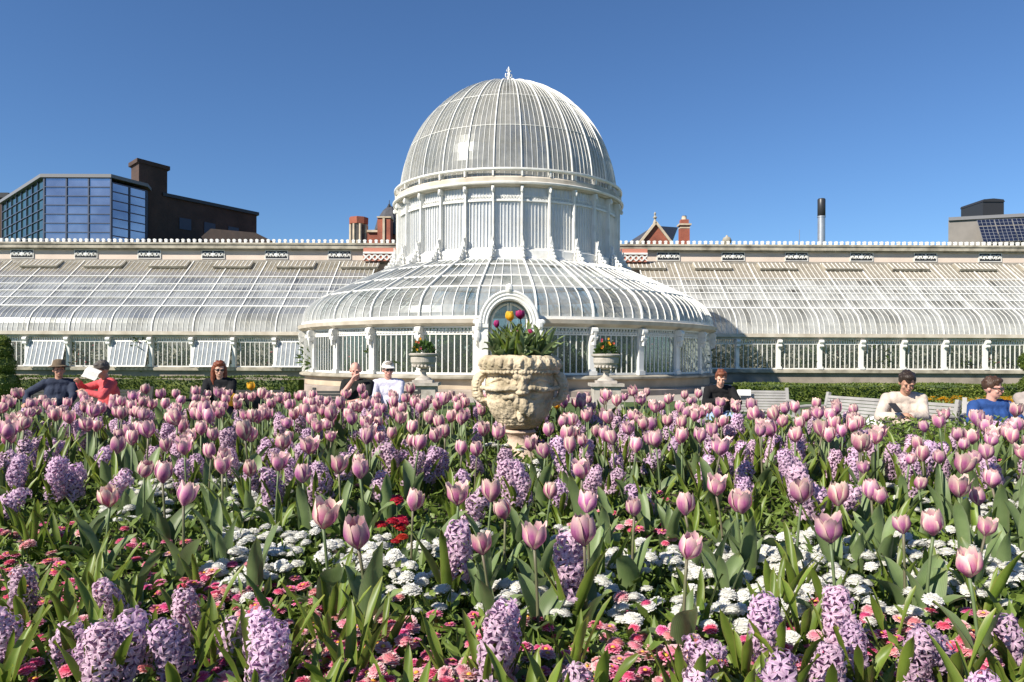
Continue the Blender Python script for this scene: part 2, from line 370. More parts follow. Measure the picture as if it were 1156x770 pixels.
# finial on top
zt = 14.36
b = MB(); b.lathe([(.0,.98),(.02,.95),(.05,.86),(.015,.8),(.02,.7),(.075,.64),(.03,.58),(.03,.42),(.12,.34),(.05,.28),(.06,.16),(.22,.10),(.34,.02),(.36,-.06)][::-1], 16, (CX,CY,zt))
for k in range(4):
    a = k*pi/2 + .3; d = Vector((cos(a), sin(a), 0)); c = Vector((CX,CY,zt))
    b.tube([c+d*.03+Vector((0,0,.4)), c+d*.16+Vector((0,0,.5)), c+d*.15+Vector((0,0,.62)), c+d*.07+Vector((0,0,.6))], [.03,.03,.025,.015], 6)
    b.tube([c+d*.02+Vector((0,0,.7)), c+d*.1+Vector((0,0,.76)), c+d*.08+Vector((0,0,.84))], [.02,.022,.01], 6)
b.build('finial', M['white'], dome, True)

# drum under the dome
drum = rev_part('drum', [(5.08,5.8),(5.08,8.6)], M['gl_drum'], palm, 140, False)
rev_part('base_ring', [(4.95,5.15),(5.56,5.30),(5.56,5.42),(5.36,5.46),(5.36,5.78),(5.28,5.82),(5.0,5.82)], M['white'], drum)
rev_part('cornice', [(4.95,8.40),(5.28,8.40),(5.30,8.44),(5.38,8.47),(5.42,8.53),(5.35,8.56),(5.35,8.74),(5.30,8.80),(4.95,8.80)], M['stone'], drum)
rev_part('cornice_moulding', [(5.37,8.455),(5.45,8.47),(5.47,8.53),(5.43,8.56),(5.37,8.55)], M['white'], drum)
rev_part('gutter', [(5.24,9.02),(5.36,9.02),(5.40,9.06),(5.40,9.12),(5.36,9.14),(5.24,9.12)], M['white'], drum)
rev_part('frieze_rail', sq(5.1, 5.2, 7.80, 7.88), M['white'], drum)
rev_part('lower_rail', sq(5.1, 5.17, 5.84, 5.90), M['white'], drum)
cm = MB(); c0 = Vector((CX,CY,0))
def at0(r, t, z): return Vector((CX + t, CY - r, z))
cm.box(CX-.034, CX+.034, CY-5.30, CY-5.1, 5.82, 8.40)
cm.box(CX-.055, CX+.055, CY-5.38, CY-5.08, 8.18, 8.40)
cm.ell(at0(5.37,0,8.24), (.045,.08,.11), 8)
ring_parts('column', cm, M['white'], drum, NB, A0, STEP)
lm = MB()                      # frieze lattice and glazing bars of one bay, in the drum's plane
hw = pi*5.12/NB
for k in range(1, 8):
    t = -hw + 2*hw*k/8; lm.bar(at0(5.11,t,5.9), at0(5.11,t,7.82), .022, .03, (0,1,0))
    lm.bar(at0(5.11,t,7.86), at0(5.11,t,8.40), .016, .02, (0,1,0))
for k in range(8):
    t = -hw*.93 + 1.86*hw*k/8; s_ = 1.86*hw/8
    lm.tube([at0(5.13,t,8.05), at0(5.13,t+s_*.25,7.92), at0(5.13,t+s_*.5,7.89), at0(5.13,t+s_*.75,7.92), at0(5.13,t+s_,8.05)], .016, 5)
    lm.ell(at0(5.13,t+s_*.5,8.02), (.03,.015,.045), 6)
ring_parts('glazing_bars', lm, M['white'], drum, NB, 0, STEP)
# scrolled anthemion brackets standing round the foot of the drum, each a radial fin with leafy edge
fin = [(0,0),(.50,-.10),(.56,-.02),(.50,.07),(.38,.08),(.40,.16),(.36,.22),(.28,.21),(.31,.30),(.27,.37),(.20,.36),(.22,.46),(.18,.53),(.12,.51),(.13,.62),(.09,.70),(.04,.84),(0,.9)]
fb = MB(); fb.prism(fin, (CX-.035, CY-5.36, 5.46), (0,-1,0), (0,0,1), (.07,0,0))
lf = [(-.15,0),(.15,0),(.17,.1),(.11,.16),(.15,.28),(.09,.34),(.115,.46),(.06,.5),(.075,.62),(.03,.72),(0,.9),(-.03,.72),(-.075,.62),(-.06,.5),(-.115,.46),(-.09,.34),(-.15,.28),(-.11,.16),(-.17,.1)]
fb.prism(lf, (CX, CY-5.44, 5.46), (1,0,0), (0,0,1), (0,-.05,0))
for q in ((.47,-.0,.05),(.36,.15,.045),(.27,.30,.04),(.18,.46,.035)):
    for s_ in (-1,1): fb.ell((CX+s_*.05, CY-5.36-q[0]*.86, 5.46+q[1]), (.05,q[2],q[2]), 8)
ring_parts('bracket', fb, M['white'], drum, NB, A0, STEP)
gs = MB(); gs.box(CX-.035, CX+.035, CY-5.36, CY-5.24, 8.802, 9.05)
ring_parts('gutter_bracket', gs, M['white'], drum, NB, A0, STEP)

# apron roof
AP = [(9.42,2.80),(9.41,3.0),(9.34,3.25),(9.2,3.5),(8.97,3.74),(8.6,3.99),(8.1,4.24),(7.6,4.49),(7.0,4.78),(6.4,5.07),(5.9,5.27),(5.5,5.38)]
b = MB(); pane_lathe(b, AP, [(0,5),(5,7),(7,9),(9,11)], 140, A0)
for i in range(NB*5):
    if i % 5: rib_on(b, AP, A0 + i*STEP/5, .025, .035, 1)
apron = b.build('apron_roof', [M['gl_apron'], M['white']], palm)
rm = MB(); rib_on(rm, AP, 0, .06, .08)
ring_parts('rib', rm, M['white'], apron, NB, A0, STEP)
for r_, z_ in ((8.62,3.985),(7.6,4.49),(6.4,5.07)):
    rev_part('hoop', sq(r_-.03, r_+.035, z_-.02, z_+.035), M['white'], apron)
rev_part('snow_ridge', sq(9.40, 9.50, 2.76, 2.86), M['white'], apron)

# round wall below the apron
DOOR_A = 0.111
wall = rev_part('rotunda_wall', [(9.1,0),(9.34,0),(9.34,.60),(9.1,.60)], M['sandbase'], palm, 168, True, False, DOOR_A, 2*pi-DOOR_A)
rev_part('sill', [(9.05,.60),(9.5,.60),(9.58,.64),(9.58,.70),(9.45,.76),(9.05,.76)], M['weathered'], wall, 168, True, False, DOOR_A, 2*pi-DOOR_A)
rev_part('plinth', [(9.3,0),(9.62,0),(9.62,.2),(9.5,.26),(9.3,.26)], M['basewall'], wall, 168, True, False, DOOR_A, 2*pi-DOOR_A)
rev_part('eave_gutter', [(9.2,2.50),(9.42,2.50),(9.50,2.54),(9.62,2.60),(9.66,2.74),(9.60,2.76),(9.2,2.76)], M['stone'], wall, 168, True, False, DOOR_A, 2*pi-DOOR_A)
rev_part('frieze_rail', sq(9.2, 9.36, 2.44, 2.50), M['white'], wall, 168, True, False, DOOR_A, 2*pi-DOOR_A)
cm = MB()
cm.box(CX-.12, CX+.12, CY-9.42, CY-9.12, .76, 2.46)
cm.box(CX-.15, CX+.15, CY-9.47, CY-9.10, .765, .92)
cm.box(CX-.09, CX+.09, CY-9.50, CY-9.12, 2.0, 2.49)
for z_, r_ in ((2.36,.13),(2.12,.10)):
    cm.tube([at0(9.52,-.11,z_), at0(9.52,.11,z_)], r_, 10)
cm.bar(at0(9.5,0,1.85), at0(9.56,0,2.3), .16, .08, (1,0,0))
ring_parts('column', cm, M['white'], wall, NB, A0, STEP)
wm = MB(); hw = pi*9.28/NB - .12
wm.box(CX-hw, CX+hw, CY-9.26, CY-9.254, .78, 2.44, 0)
for k in range(1, 8):
    t = -hw + 2*hw*k/8; wm.box(CX+t-.016, CX+t+.016, CY-9.28, CY-9.22, .78, 2.22, 1)
wm.box(CX-hw, CX+hw, CY-9.30, CY-9.21, .77, .85, 1); wm.box(CX-hw, CX+hw, CY-9.30, CY-9.21, 2.2, 2.25, 1)
for k in range(14):             # zigzag lattice of the frieze
    t = -hw + 2*hw*k/14; s_ = 2*hw/14
    wm.bar(at0(9.29,t,2.26), at0(9.29,t+s_/2,2.44), .028, .02, (0,1,0), 1); wm.bar(at0(9.29,t+s_/2,2.44), at0(9.29,t+s_,2.26), .028, .02, (0,1,0), 1)
    wm.ell(at0(9.30,t+s_/2,2.29), (.035,.02,.05), 6, None, 1)
ring_parts('window', wm, [M['gl_win'], M['white']], wall, NB, 0, STEP, skip=(0,))

# arched entrance porch
pc, py0, py1 = -.10, 25.15, 28.2
zs, ro, ri = 2.55, 1.02, .72
def arch(r, z0, n=20): return [(r, z0)] + [(r*cos(pi*i/n), zs + r*sin(pi*i/n)*1.12) for i in range(n+1)] + [(-r, z0)]
out_, inn = arch(ro, 0), arch(ri, 0)
b = MB(); n_ = len(out_)
for y0, y1, oo, ii in ((py0, py0+.35, out_, inn), (py0+.35, py1, arch(ro-.1,0), inn)):
    vs = [(pc+a, y0, z) for a, z in oo] + [(pc+a, y0, z) for a, z in ii] + [(pc+a, y1, z) for a, z in oo] + [(pc+a, y1, z) for a, z in ii]
    fs = []
    for i in range(n_-1):
        fs += [(i, i+1, n_+i+1, n_+i), (2*n_+i, 3*n_+i, 3*n_+i+1, 2*n_+i+1), (i, 2*n_+i, 2*n_+i+1, i+1), (n_+i, n_+i+1, 3*n_+i+1, 3*n_+i)]
    b.add(vs, fs)
for q_, w_, yy in ((ro-.04,.05,.01),(ro-.15,.035,.0),(ri+.04,.03,.0)):   # mouldings following the arch
    b.tube([(pc+q_*cos(pi*i/24), py0+yy, zs+q_*sin(pi*i/24)*1.12) for i in range(25)], w_, 8)
b.ell((pc, py0-.02, zs+ro*1.12+.06), (.13,.09,.16), 8)
for s_ in (-1,1):
    b.ell((pc+s_*(ro+.02), py0-.02, zs-.05), (.13,.1,.2), 8); b.ell((pc+s_*(ro+.06), py0+.0, zs-.4), (.11,.08,.24), 8); b.ell((pc+s_*(ro+.1), py0+.0, zs+.05), (.12,.08,.1), 8)
    b.box(pc+s_*.86-.17, pc+s_*.86+.17, py0-.06, py0-.003, 0, .5); b.box(pc+s_*.87-.16, pc+s_*.87+.16, py0-.05, py0-.004, zs-.14, zs-.02)
porch = b.build('entrance_porch', M['white'], palm)
b = MB()
b.prism(arch(ri-.02, .0), (pc, py0+.55, 0), (1,0,0), (0,0,1), (0,.006,0), 0)
for t in (-.05, .05): b.box(pc+t-.035, pc+t+.035, py0+.50, py0+.6, 0, zs+.72, 1)
for s_ in (-1,1):
    pts = [(pc+s_*.1, py0+.52, .1)] + [(pc+s_*max(.1, .62*cos(q*pi/2/8)), py0+.52, zs+.62*sin(q*pi/2/8)*1.12) for q in range(9)]
    b.tube([(pc+s_*.62, py0+.52, .1)] + pts[1:], .035, 6, 1); b.box(pc+s_*.36-.3, pc+s_*.36+.3, py0+.5, py0+.6, .05, .7, 1)
    b.box(pc+s_*.36-.3, pc+s_*.36+.3, py0+.505, py0+.595, 1.35, 1.42, 1)
b.build('door', [M['gl_win'], M['white']], porch)

# ---- the two wings: lean-to glass against a tall back wall
YF, YB = 43.0, 49.0
WP = [(43.0,2.86),(43.02,3.05),(43.1,3.35),(43.25,3.65),(43.5,3.95),(43.8,4.16),(44.2,4.40)]
TOP = (48.8, 7.72)
def slope(t): return (44.2 + (TOP[0]-44.2)*t, 4.40 + (TOP[1]-4.40)*t)
SN = Vector((0, -(TOP[1]-4.4), TOP[0]-44.2)).normalized()
BAY = 2.403
def wing(xs, x_in, x_out, plaques, vents, open_bays, label):
    lo, hi = min(x_in, x_out), max(x_in, x_out); sgn = 1 if x_out > 0 else -1
    b = MB(); b.box(lo, hi, YB, YB+.5, 0, 8.85, 0)
    wg = b.build('wing', M['pinkwall'], palm); wg['label'] = label
    # cornice, crest
    b = MB(); b.box(lo, hi, YB-.14, YB-.003, 8.46, 8.55); b.box(lo, hi, YB-.32, YB+.6, 8.55, 8.80); b.box(lo, hi, YB-.38, YB+.6, 8.80, 8.92)
    b.build('cornice', M['weathered'], wg)
    b = MB(); x = lo + .2; ol = [(lo, 8.90)]
    while x < hi-.2:
        ol += [(x-.08,8.95),(x-.08,9.06),(x-.11,9.10),(x-.09,9.16),(x,9.19),(x+.09,9.16),(x+.11,9.10),(x+.08,9.06),(x+.08,8.95)]; x += .375
    ol += [(hi, 8.95),(hi, 8.90)]; b.prism([(lo,8.95)]+ol[1:]+[(lo,8.90)], (0,YB-.2,0), (1,0,0), (0,0,1), (0,.14,0))
    tag(b.build('cresting', M['white'], wg))
    b = MB(); b.box(lo, hi, YB-.12, YB-.002, 7.58, 7.72); b.box(lo, hi, YB-.3, YB-.125, 7.66, 7.80)
    b.build('flashing', M['lead'], wg)
    for px in plaques:
        x = X(px, YB); z = 8.17
        b = MB(); b.box(x-.74, x+.74, YB-.03, YB-.004, z-.27, z+.27, 0)
        for a0, a1_, z0, z1 in ((-.76,.76,.25,.29),(-.76,.76,-.29,-.25)): b.box(x+a0, x+a1_, YB-.06, YB-.006, z+z0, z+z1, 1)
        for a0 in (-.76,.72): b.box(x+a0, x+a0+.04, YB-.06, YB-.006, z-.25, z+.25, 1)
        for s_ in (-1,1):
            for q in (.22,.52):
                pts = [(x+s_*(q+.13*cos(k*.9)*(1-k*.08)), YB-.05, z+.17*sin(k*.9)*(1-k*.08)) for k in range(9)]
                b.tube(pts, .035, 6, 1)
            b.ell((x+s_*.38, YB-.05, z), (.05,.03,.16), 6, None, 1); b.ell((x+s_*.66, YB-.05, z), (.04,.03,.12), 6, None, 1)
        b.ell((x, YB-.05, z), (.15,.05,.15), 10, None, 1); b.ell((x, YB-.06, z+.17), (.06,.04,.05), 8, None, 1)
        b.build('scroll_plaque', [M['dark'], M['white']], wg)
    # roof: glass and fine bars, then main ribs, purlins, vents
    b = MB()
    prof = WP + [slope(t) for t in (.2,.4,.6)]; up = [slope(.6), slope(.8), TOP]
    for pr, mi in ((prof, 0), (up, 2)):
        for r0, r1 in (((0,6),(6,7),(7,8),(8,9)) if mi == 0 else ((0,1),(1,2))):
            xa = xs[0]-sgn*BAY*2; w_ = sgn*BAY/8; k0 = 0
            while (x_out-xa)*sgn > 0:
                if (xa-x_in)*sgn > -.3:
                    g_ = RP_.random(); j = [RP_.uniform(-.004,.004) for _ in range(4)]; vs = []; cs = []
                    for q in range(r0, r1+1):
                        f = (q-r0)/(r1-r0)
                        for s_ in (0,1): o = j[s_]*(1-f)+j[2+s_]*f; vs.append((xa+s_*w_, pr[q][0]-o, pr[q][1]+o)); cs.append((f, g_, 0))
                    b.add(vs, [(2*q, 2*q+1, 2*q+3, 2*q+2) for q in range(r1-r0)], mi, cs)
                xa += w_
    full = prof + up[1:]; nn = []
    for i in range(len(full)):
        a = full[max(i-1,0)]; c = full[min(i+1,len(full)-1)]; nn.append(Vector((0, -(c[1]-a[1]), c[0]-a[0])).normalized())
    k = 0; x = xs[0] - sgn*BAY*2
    while (x_out - x)*sgn > 0:
        if (x - x_in)*sgn > 0 and k % 8: b.strip([(x, y, z) for y, z in full], .021, .03, nn, 1)
        x += sgn*BAY/8; k += 1
    rf = b.build('roof_glazing', [M['gl_roof'], M['white'], M['gl_top']], wg)
    me = None
    for i in range(-2, 14):
        x = xs[0] + sgn*BAY*i
        if not lo < x < hi: continue
        if me is None:
            rb = MB(); rb.strip([(0, y, z) for y, z in full], .06, .06, nn); me = rb.mesh('rib', M['white'])
        link('rib', me, rf, (x, 0, 0))
    for t in (0.0, .17, .31, .46, .63):
        y, z = slope(t); c = Vector(((lo+hi)/2, y, z)) + SN*.03
        MB().obox(c, ((hi-lo)/2,0,0), Vector((0,TOP[0]-44.2,TOP[1]-4.4)).normalized()*(.032 if t else .045), SN*.025).build('purlin', M['white'], rf)
    T = Vector((0,TOP[0]-44.2,TOP[1]-4.4)).normalized()
    for px in vents:
        x = X(px, 48.3); y, z = slope(.885); c = Vector((x, y, z))
        b = MB(); tilt = (SN*.98 + T*.07).normalized(); tt = (T - SN*.07).normalized()
        b.obox(c + SN*.15, (1.15,0,0), tt*.42, tilt*.02, 2)
        for q in range(-4, 5): b.obox(c + SN*.15 + tilt*.03 + Vector((q*.28,0,0)), (.018,0,0), tt*.42, tilt*.02, 0)
        b.obox(c + SN*.12 - tt*.42, (1.2,0,0), tt*.035, tilt*.07, 1)
        for s_ in (-1,1): b.obox(c + SN*.09 + Vector((s_*1.17,0,0)), (.04,0,0), tt*.42, tilt*.08, 1)
        b.build('roof_vent', [M['white'], M['weathered'], M['gl_top']], rf)
    # front: base wall, sill, posts, windows, gutter
    MB().box(lo, hi, YF-.02, YF+.25, 0, .60).build('base_wall', M['basewall'], wg)
    b = MB(); b.box(lo, hi, YF-.22, YF+.22, .60, .74); b.box(lo, hi, YF-.16, YF+.2, .74, .80); b.build('sill', M['weathered'], wg)
    b = MB(); b.box(lo, hi, YF-.30, YF+.02, 2.66, 2.86); b.box(lo, hi, YF-.16, YF+.1, 2.52, 2.66); b.build('gutter', M['stone'], wg)
    pm = MB(); pm.box(-.10,.10, YF-.12, YF+.12, .80, 2.52); pm.box(-.14,.14, YF-.19, YF+.1, .802, .96)
    pm.box(-.09,.09, YF-.27, YF-.1, 2.14, 2.515); pm.tube([(-.12,YF-.26,2.40),(.12,YF-.26,2.40)], .115, 10); pm.tube([(-.11,YF-.24,2.16),(.11,YF-.24,2.16)], .085, 10)
    pm = pm.mesh('post', M['white'])
    wm = MB(); a = BAY/2-.1
    wm.box(-a, a, YF+.04, YF+.046, .80, 2.50, 0); wm.box(-a, a, YF+.01, YF+.08, .80, .87, 1); wm.box(-a, a, YF+.01, YF+.08, 2.24, 2.30, 1)
    for q in range(1, 8): t = -a + 2*a*q/8; wm.box(t-.018, t+.018, YF, YF+.07, .87, 2.24, 1)
    for s_ in (-1,1): wm.box(s_*a-.04, s_*a+.04, YF+.005, YF+.075, .81, 2.49, 1)
    for q in range(16):
        t = -a + 2*a*(q+.5)/16; wm.box(t-.03, t+.03, YF-.01, YF+.05, 2.31, 2.52, 1); wm.ell((t, YF+.02, 2.31), (.05,.03,.05), 6, None, 1)
    wm = wm.mesh('window', [M['gl_win'], M['white']])
    sm = MB(); L = 1.5; ang = radians(17); H0 = Vector((0, YF-.06, 2.28)); dn = Vector((0, -sin(ang), -cos(ang))); on = Vector((0, -cos(ang), sin(ang)))
    sm.obox(H0+dn*L/2, (a-.06,0,0), dn*L/2, on*.004, 0)
    for q in range(9): t = -(a-.06) + 2*(a-.06)*q/8; sm.obox(H0+dn*L/2+Vector((t,0,0)), (.035 if q in (0,8) else .02,0,0), dn*L/2, on*.025, 1)
    for q in (0, L): sm.obox(H0+dn*q, (a-.03,0,0), dn*.04, on*.028, 1)
    for s_ in (-1,1): sm.bar((s_*(a-.1), YF, .9), H0+dn*L*.98+Vector((s_*(a-.1),0,0)), .02, .02)
    sm = sm.mesh('open_sash', [M['gl_sash'], M['white']])
    for i in range(-2, 14):
        x = xs[0] + sgn*BAY*i
        if lo < x < hi: link('post', pm, wg, (x, 0, 0))
        xc = x + sgn*BAY/2
        if lo < xc-a and xc+a < hi:
            link('window', wm, wg, (xc, 0, 0))
            if i in open_bays: link('open_sash', sm, wg, (xc, 0, 0))
    # end wall at the outer end
    b = MB(); pr = [(YF,0)] + WP + [TOP, (YB,7.6), (YB,0)]
    b.prism([(y, z) for y, z in pr], (x_out, 0, 0), (0,1,0), (0,0,1), (sgn*.05,0,0)); b.build('end_wall', M['gl_roof'], wg)
    return wg
wing([-13.75], -6.2, -37.7, (25,97,168.5,240.5,312,383), (-25,48,119.5,192,264,335,407), (1,3,5,7,9,-1), 'left wing with alternate sashes propped open')
wing([13.08], 5.8, 37.0, (754,827,898.5,972,1044,1117), (729,803,876,949,1024,1099,1172), (), 'right wing with all windows closed')
# lattice parapets beside the drum, in front of the back wall
M['lattice'] = paint('lattice_red', (.50,.20,.14), None, rough=.8)
for (p0, p1) in ((409, 449), (699, 731)):
    x0, x1 = X(p0, 48), X(p1, 48); b = MB(); b.box(x0, x1, 48.2, 48.4, 7.7, 8.55, 0)
    n_ = int((x1-x0)/.34)
    for i in range(n_):
        xa = x0 + (x1-x0)*i/n_; s_ = (x1-x0)/n_
        b.bar((xa,48.17,7.75),(xa+s_,48.17,8.12), .08, .04, (0,1,0), 1); b.bar((xa+s_,48.168,7.75),(xa,48.168,8.12), .08, .04, (0,1,0), 1); b.ell((xa+s_/2,48.16,7.94), (.1,.03,.1), 8, None, 1)
    b.box(x0, x1, 48.1, 48.45, 8.16, 8.28, 1)
    b.build('lattice_parapet', [M['lattice'], M['white']], palm)
# ------------------------------------------------------------------ foliage inside the glass, hedges, topiary
M['in_leaf'] = foliage('indoor_leaf', (.045,.085,.016), (.15,.21,.045), .4, .35, 3)
M['hedge_leaf'] = foliage('box_leaf', (.06,.10,.016), (.17,.21,.035), .5, .25, 2, rnd=.1)
M['bark'] = paint('bark', (.10,.075,.05), (.05,.04,.03), 8, .9, .5)
M['redpetal'] = paint('red_petal', (.45,.05,.07), None, rough=.6)
def leaf_quad(mb, c, L, W_, d, nrm, m=0):
    d = d.normalized(); sd = d.cross(nrm)
    if sd.length < 1e-3: sd = d.orthogonal()
    sd.normalize(); u = sd.cross(d)
    mb.add([c, c + d*L*.45 + sd*W_/2 + u*L*.05, c + d*L, c + d*L*.45 - sd*W_/2 + u*L*.05], [(0,1,2,3)], m)
def rvec(r): 
    while True:
        v = Vector((r.uniform(-1,1), r.uniform(-1,1), r.uniform(-1,1)))
        if .1 < v.length < 1: return v.normalized()
def shrub_mesh(seed, n, rx, h, leaf, red=0):
    r = random.Random(seed); b = MB(); heads = [(Vector((r.uniform(-rx,rx)*.7, r.uniform(-.5,.5), h*r.uniform(.25,.95))), r.uniform(.25,.5)) for _ in range(12)]
    for i in range(n):
        c, q = r.choice(heads); v = rvec(r); p = c + Vector((v.x*q*1.3, v.y*q, v.z*q))
        if p.z < .05: p.z = .05
        leaf_quad(b, p, leaf*r.uniform(.6,1.3), leaf*.4, (v + Vector((0,0,.3)) + rvec(r)*.5), rvec(r), 0 if r.random() > red else 2)
    for c, q in heads: b.tube([(0,0,0), (c.x*.4, c.y*.4, c.z*.5), tuple(c)], [.04,.03,.015], 5, 1)
    return b.mesh('foliage', [M['in_leaf'], M['bark'], M['redpetal']])
SH = [shrub_mesh(i, 700, 1.0, 2.1, .24, (.0,.12,.0,.06)[i]) for i in range(4)]
def shrub(x, y, s, k, lab, grp): 
    o = link('indoor_plant', SH[k], None, (x, y, 0), (0, 0, R.uniform(0, 6.3)), s); return tag(o, lab, 'plant', grp)
for i in range(15):
    shrub(-8 - i*1.95 + R.uniform(-.3,.3), 43.85+R.uniform(0,.5), R.uniform(.9,1.15), i % 4, 'leafy plant seen through the windows of the left wing', 'plants inside the left wing')
    shrub(8 + i*1.95 + R.uniform(-.3,.3), 43.85+R.uniform(0,.5), R.uniform(.95,1.2), (0,2,3,2)[i % 4], 'leafy plant seen through the windows of the right wing', 'plants inside the right wing')
for i in range(15):
    a = (i-7)*.19; 
    if abs(a) < .1: continue
    shrub(CX + 8.3*sin(a), CY - 8.3*cos(a), R.uniform(.8,1.1), (0,2,0,3)[i % 4], 'leafy plant behind the windows of the round hall', 'plants inside the round hall')
for i in range(7):
    a = (i-3)*.42
    shrub(CX + 5.8*sin(a), CY - 5.8*cos(a), R.uniform(1.1,1.5), (0,2)[i % 2], 'leafy plant behind the windows of the round hall', 'plants inside the round hall')

def hedge(x0, y0, x1, y1, h, wd, label, seed, n=9000):
    r = random.Random(seed); t = thing('box_hedge', label, 'hedge', (0,0,0)); b = MB()
    d = Vector((x1-x0, y1-y0, 0)); L = d.length; d /= L; sd = Vector((-d.y, d.x, 0)); c = Vector((x0, y0, 0))
    nseg = int(L/.5)
    def core(u, v):
        a = 2*pi*v; p = c + d*(L*u); q = .92 + .05*sin(u*L*2.3+a) 
        ex = max(-1, min(1, 1.35*cos(a))); ez = max(-1, min(1, 1.35*sin(a)))
        return p + sd*(ex*wd*.46*q) + Vector((0,0,(ez*.5+.5)*h*.95*q))
    b.grid(core, nseg, 16, 0)
    for i in range(n):
        u = r.random()*L; f = r.random()
        if f < .5: q = Vector((u, -wd/2, r.uniform(.02,h))); nn = Vector((0,-1,.2))
        elif f < .92: q = Vector((u, r.uniform(-wd/2,wd/2), h + .03*sin(u*1.7)*sin(u*.61))); nn = Vector((0,0,1))
        else: q = Vector((u, wd/2, r.uniform(.02,h))); nn = Vector((0,1,.2))
        p = c + d*q.x + sd*q.y + Vector((0,0,q.z)); v = d*nn.x + sd*nn.y + Vector((0,0,nn.z)) + rvec(r)*.9
        leaf_quad(b, p - v.normalized()*.04, r.uniform(.06,.12), .05, v, rvec(r), 0)
    b.build('foliage', M['hedge_leaf'], t); return t
hedge(-26, 24.6, -7.0, 24.6, .70, .8, 'long low clipped box hedge in front of the left wing', 1)
hedge(7.3, 24.2, 26, 24.2, .56, .8, 'long low clipped box hedge in front of the right wing', 2)
def topiary(x, y, balls, label, seed):
    r = random.Random(seed); t = thing('topiary', label, 'topiary', (x, y, 0)); b = MB()
    for z, q in balls:
        b.ell((0,0,z), q*.9, 12)
        for i in range(int(2200*q)):
            v = rvec(r); leaf_quad(b, Vector((0,0,z)) + v*q*.9, .07, .045, v + rvec(r)*.8, rvec(r))
    b.build('crown', M['hedge_leaf'], t); MB().tube([(0,0,0),(0,0,balls[-1][0])], [.06,.04], 8).build('trunk', M['bark'], t)
topiary(X(3,22), 22, ((.55,.45),(1.1,.36),(1.5,.27),(1.78,.19)), 'clipped tiered topiary at the left edge before the wing', 4)
topiary(X(1163,22), 22, ((.6,.3),(1.32,.3),), 'clipped ball topiary at the right edge before the wing', 5)
# yellow spring bedding by the right hedge
M['yleaf'] = foliage('bedding_leaf', (.09,.14,.03), (.18,.22,.05), .5, .3, 4)
M['yellow'] = petal('yellow_petal', (.80,.50,.02), (.75,.36,.02), (.85,.62,.06), .01, .35, .1)
b = MB(); r = random.Random(9)
for i in range(2600):
    x = r.uniform(11.0, 13.8); y = r.uniform(17.2, 20.5); leaf_quad(b, Vector((x, y, r.uniform(.0,.22))), .2, .07, rvec(r) + Vector((0,0,.8)), rvec(r), 0)
for i in range(420):
    x = r.uniform(11.0, 13.8); y = r.uniform(17.2, 20.5); z = r.uniform(.22,.36)
    for k in range(5): leaf_quad(b, Vector((x, y, z)), .075, .07, Vector((cos(k*1.257), sin(k*1.257), .5)), Vector((0,0,1)), 1)
tag(b.build('yellow_bedding', [M['yleaf'], M['yellow']]), 'patch of yellow spring flowers before the right hedge', 'flowers', None, 'stuff')

# ------------------------------------------------------------------ background buildings
M['brownbrick'] = brick('brown_brick', (.085,.045,.03), (.06,.034,.025), (.06,.05,.045), 3)
M['redbrick'] = brick('red_brick', (.36,.10,.055), (.28,.075,.045), (.27,.15,.11), 4)
M['slate'] = paint('slate', (.075,.075,.085), (.045,.045,.05), 3, .6)
M['greyclad'] = paint('grey_cladding', (.24,.22,.20), (.20,.185,.17), 1, .7)
M['mirror'] = paint('blue_facade_glass', (.50,.48,.52), (.28,.28,.34), .35, .08, metal=.85)
M['mirror2'] = paint('dark_facade_glass', (.05,.10,.10), (.10,.20,.19), .35, .08, metal=.7, stretch=(1,1,.5))
M['frame'] = paint('facade_frame', (.035,.045,.075), None, rough=.4)
M['capping'] = paint('grey_capping', (.19,.19,.20), None, rough=.5)
M['steel'] = paint('flue_steel', (.55,.55,.54), (.45,.45,.45), 2, .35, metal=.7)
M['solar'] = paint('solar_cell', (.010,.014,.035), (.016,.022,.05), 1, .2)
M['alu'] = paint('panel_frame', (.22,.23,.25), None, rough=.4)
M['sandst'] = paint('buff_stone', (.56,.46,.34), (.42,.34,.25), 2, .85)
M['facade_line'] = paint('facade_line', (.07,.085,.13), None, rough=.4)
def facade(parent, p0, p1, z0, z1, nx, nz, gm, name='glass_facade'):
    p0, p1 = Vector((*p0,0)), Vector((*p1,0)); d = p1-p0; L = d.length; d /= L; nrm = Vector((d.y,-d.x,0)); b = MB()
    def w_(s, z): return p0 + d*s + Vector((0,0,z))
    b.add([w_(0,z0), w_(L,z0), w_(L,z1), w_(0,z1)], [(0,1,2,3)], 0)
    for i in range(nx+1): s = L*i/nx; b.obox(w_(s,(z0+z1)/2)+nrm*.05, d*.06, nrm*.05, Vector((0,0,(z1-z0)/2)), 1)
    for k in range(nz+1): z = z0+(z1-z0)*k/nz; b.obox(w_(L/2,z)+nrm*.052, d*L/2, nrm*.05, Vector((0,0,.035)), 1)
    return b.build(name, [M[gm], M['facade_line']], parent)
g = thing('glass_building', 'modern glass-fronted block with blue reflecting panes behind the left wing', 'building')
zt_ = 18.3
facade(g, (-44.3,70), (-38.0,70), 2, zt_, 3, 19, 'mirror'); facade(g, (-37.97,70.02), (-36.45,73.6), 2, zt_-.4, 2, 19, 'mirror')
facade(g, (-56.5,82), (-44.33,70.02), 2, zt_, 8, 17, 'mirror2')
b = MB(); b.prism([(-44.6,69.8),(-37.9,69.8),(-36.3,73.6),(-40,86),(-57,86),(-57,82)], (0,0,zt_+.02), (1,0,0), (0,1,0), (0,0,.32)); b.build('roof_edge', M['capping'], g)
b = MB(); b.prism([(-44.1,70.2),(-38.0,70.2),(-36.6,73.8),(-40,86),(-56.2,82.2)], (0,0,0), (1,0,0), (0,1,0), (0,0,zt_-.5)); b.build('core', M['dark'], g)
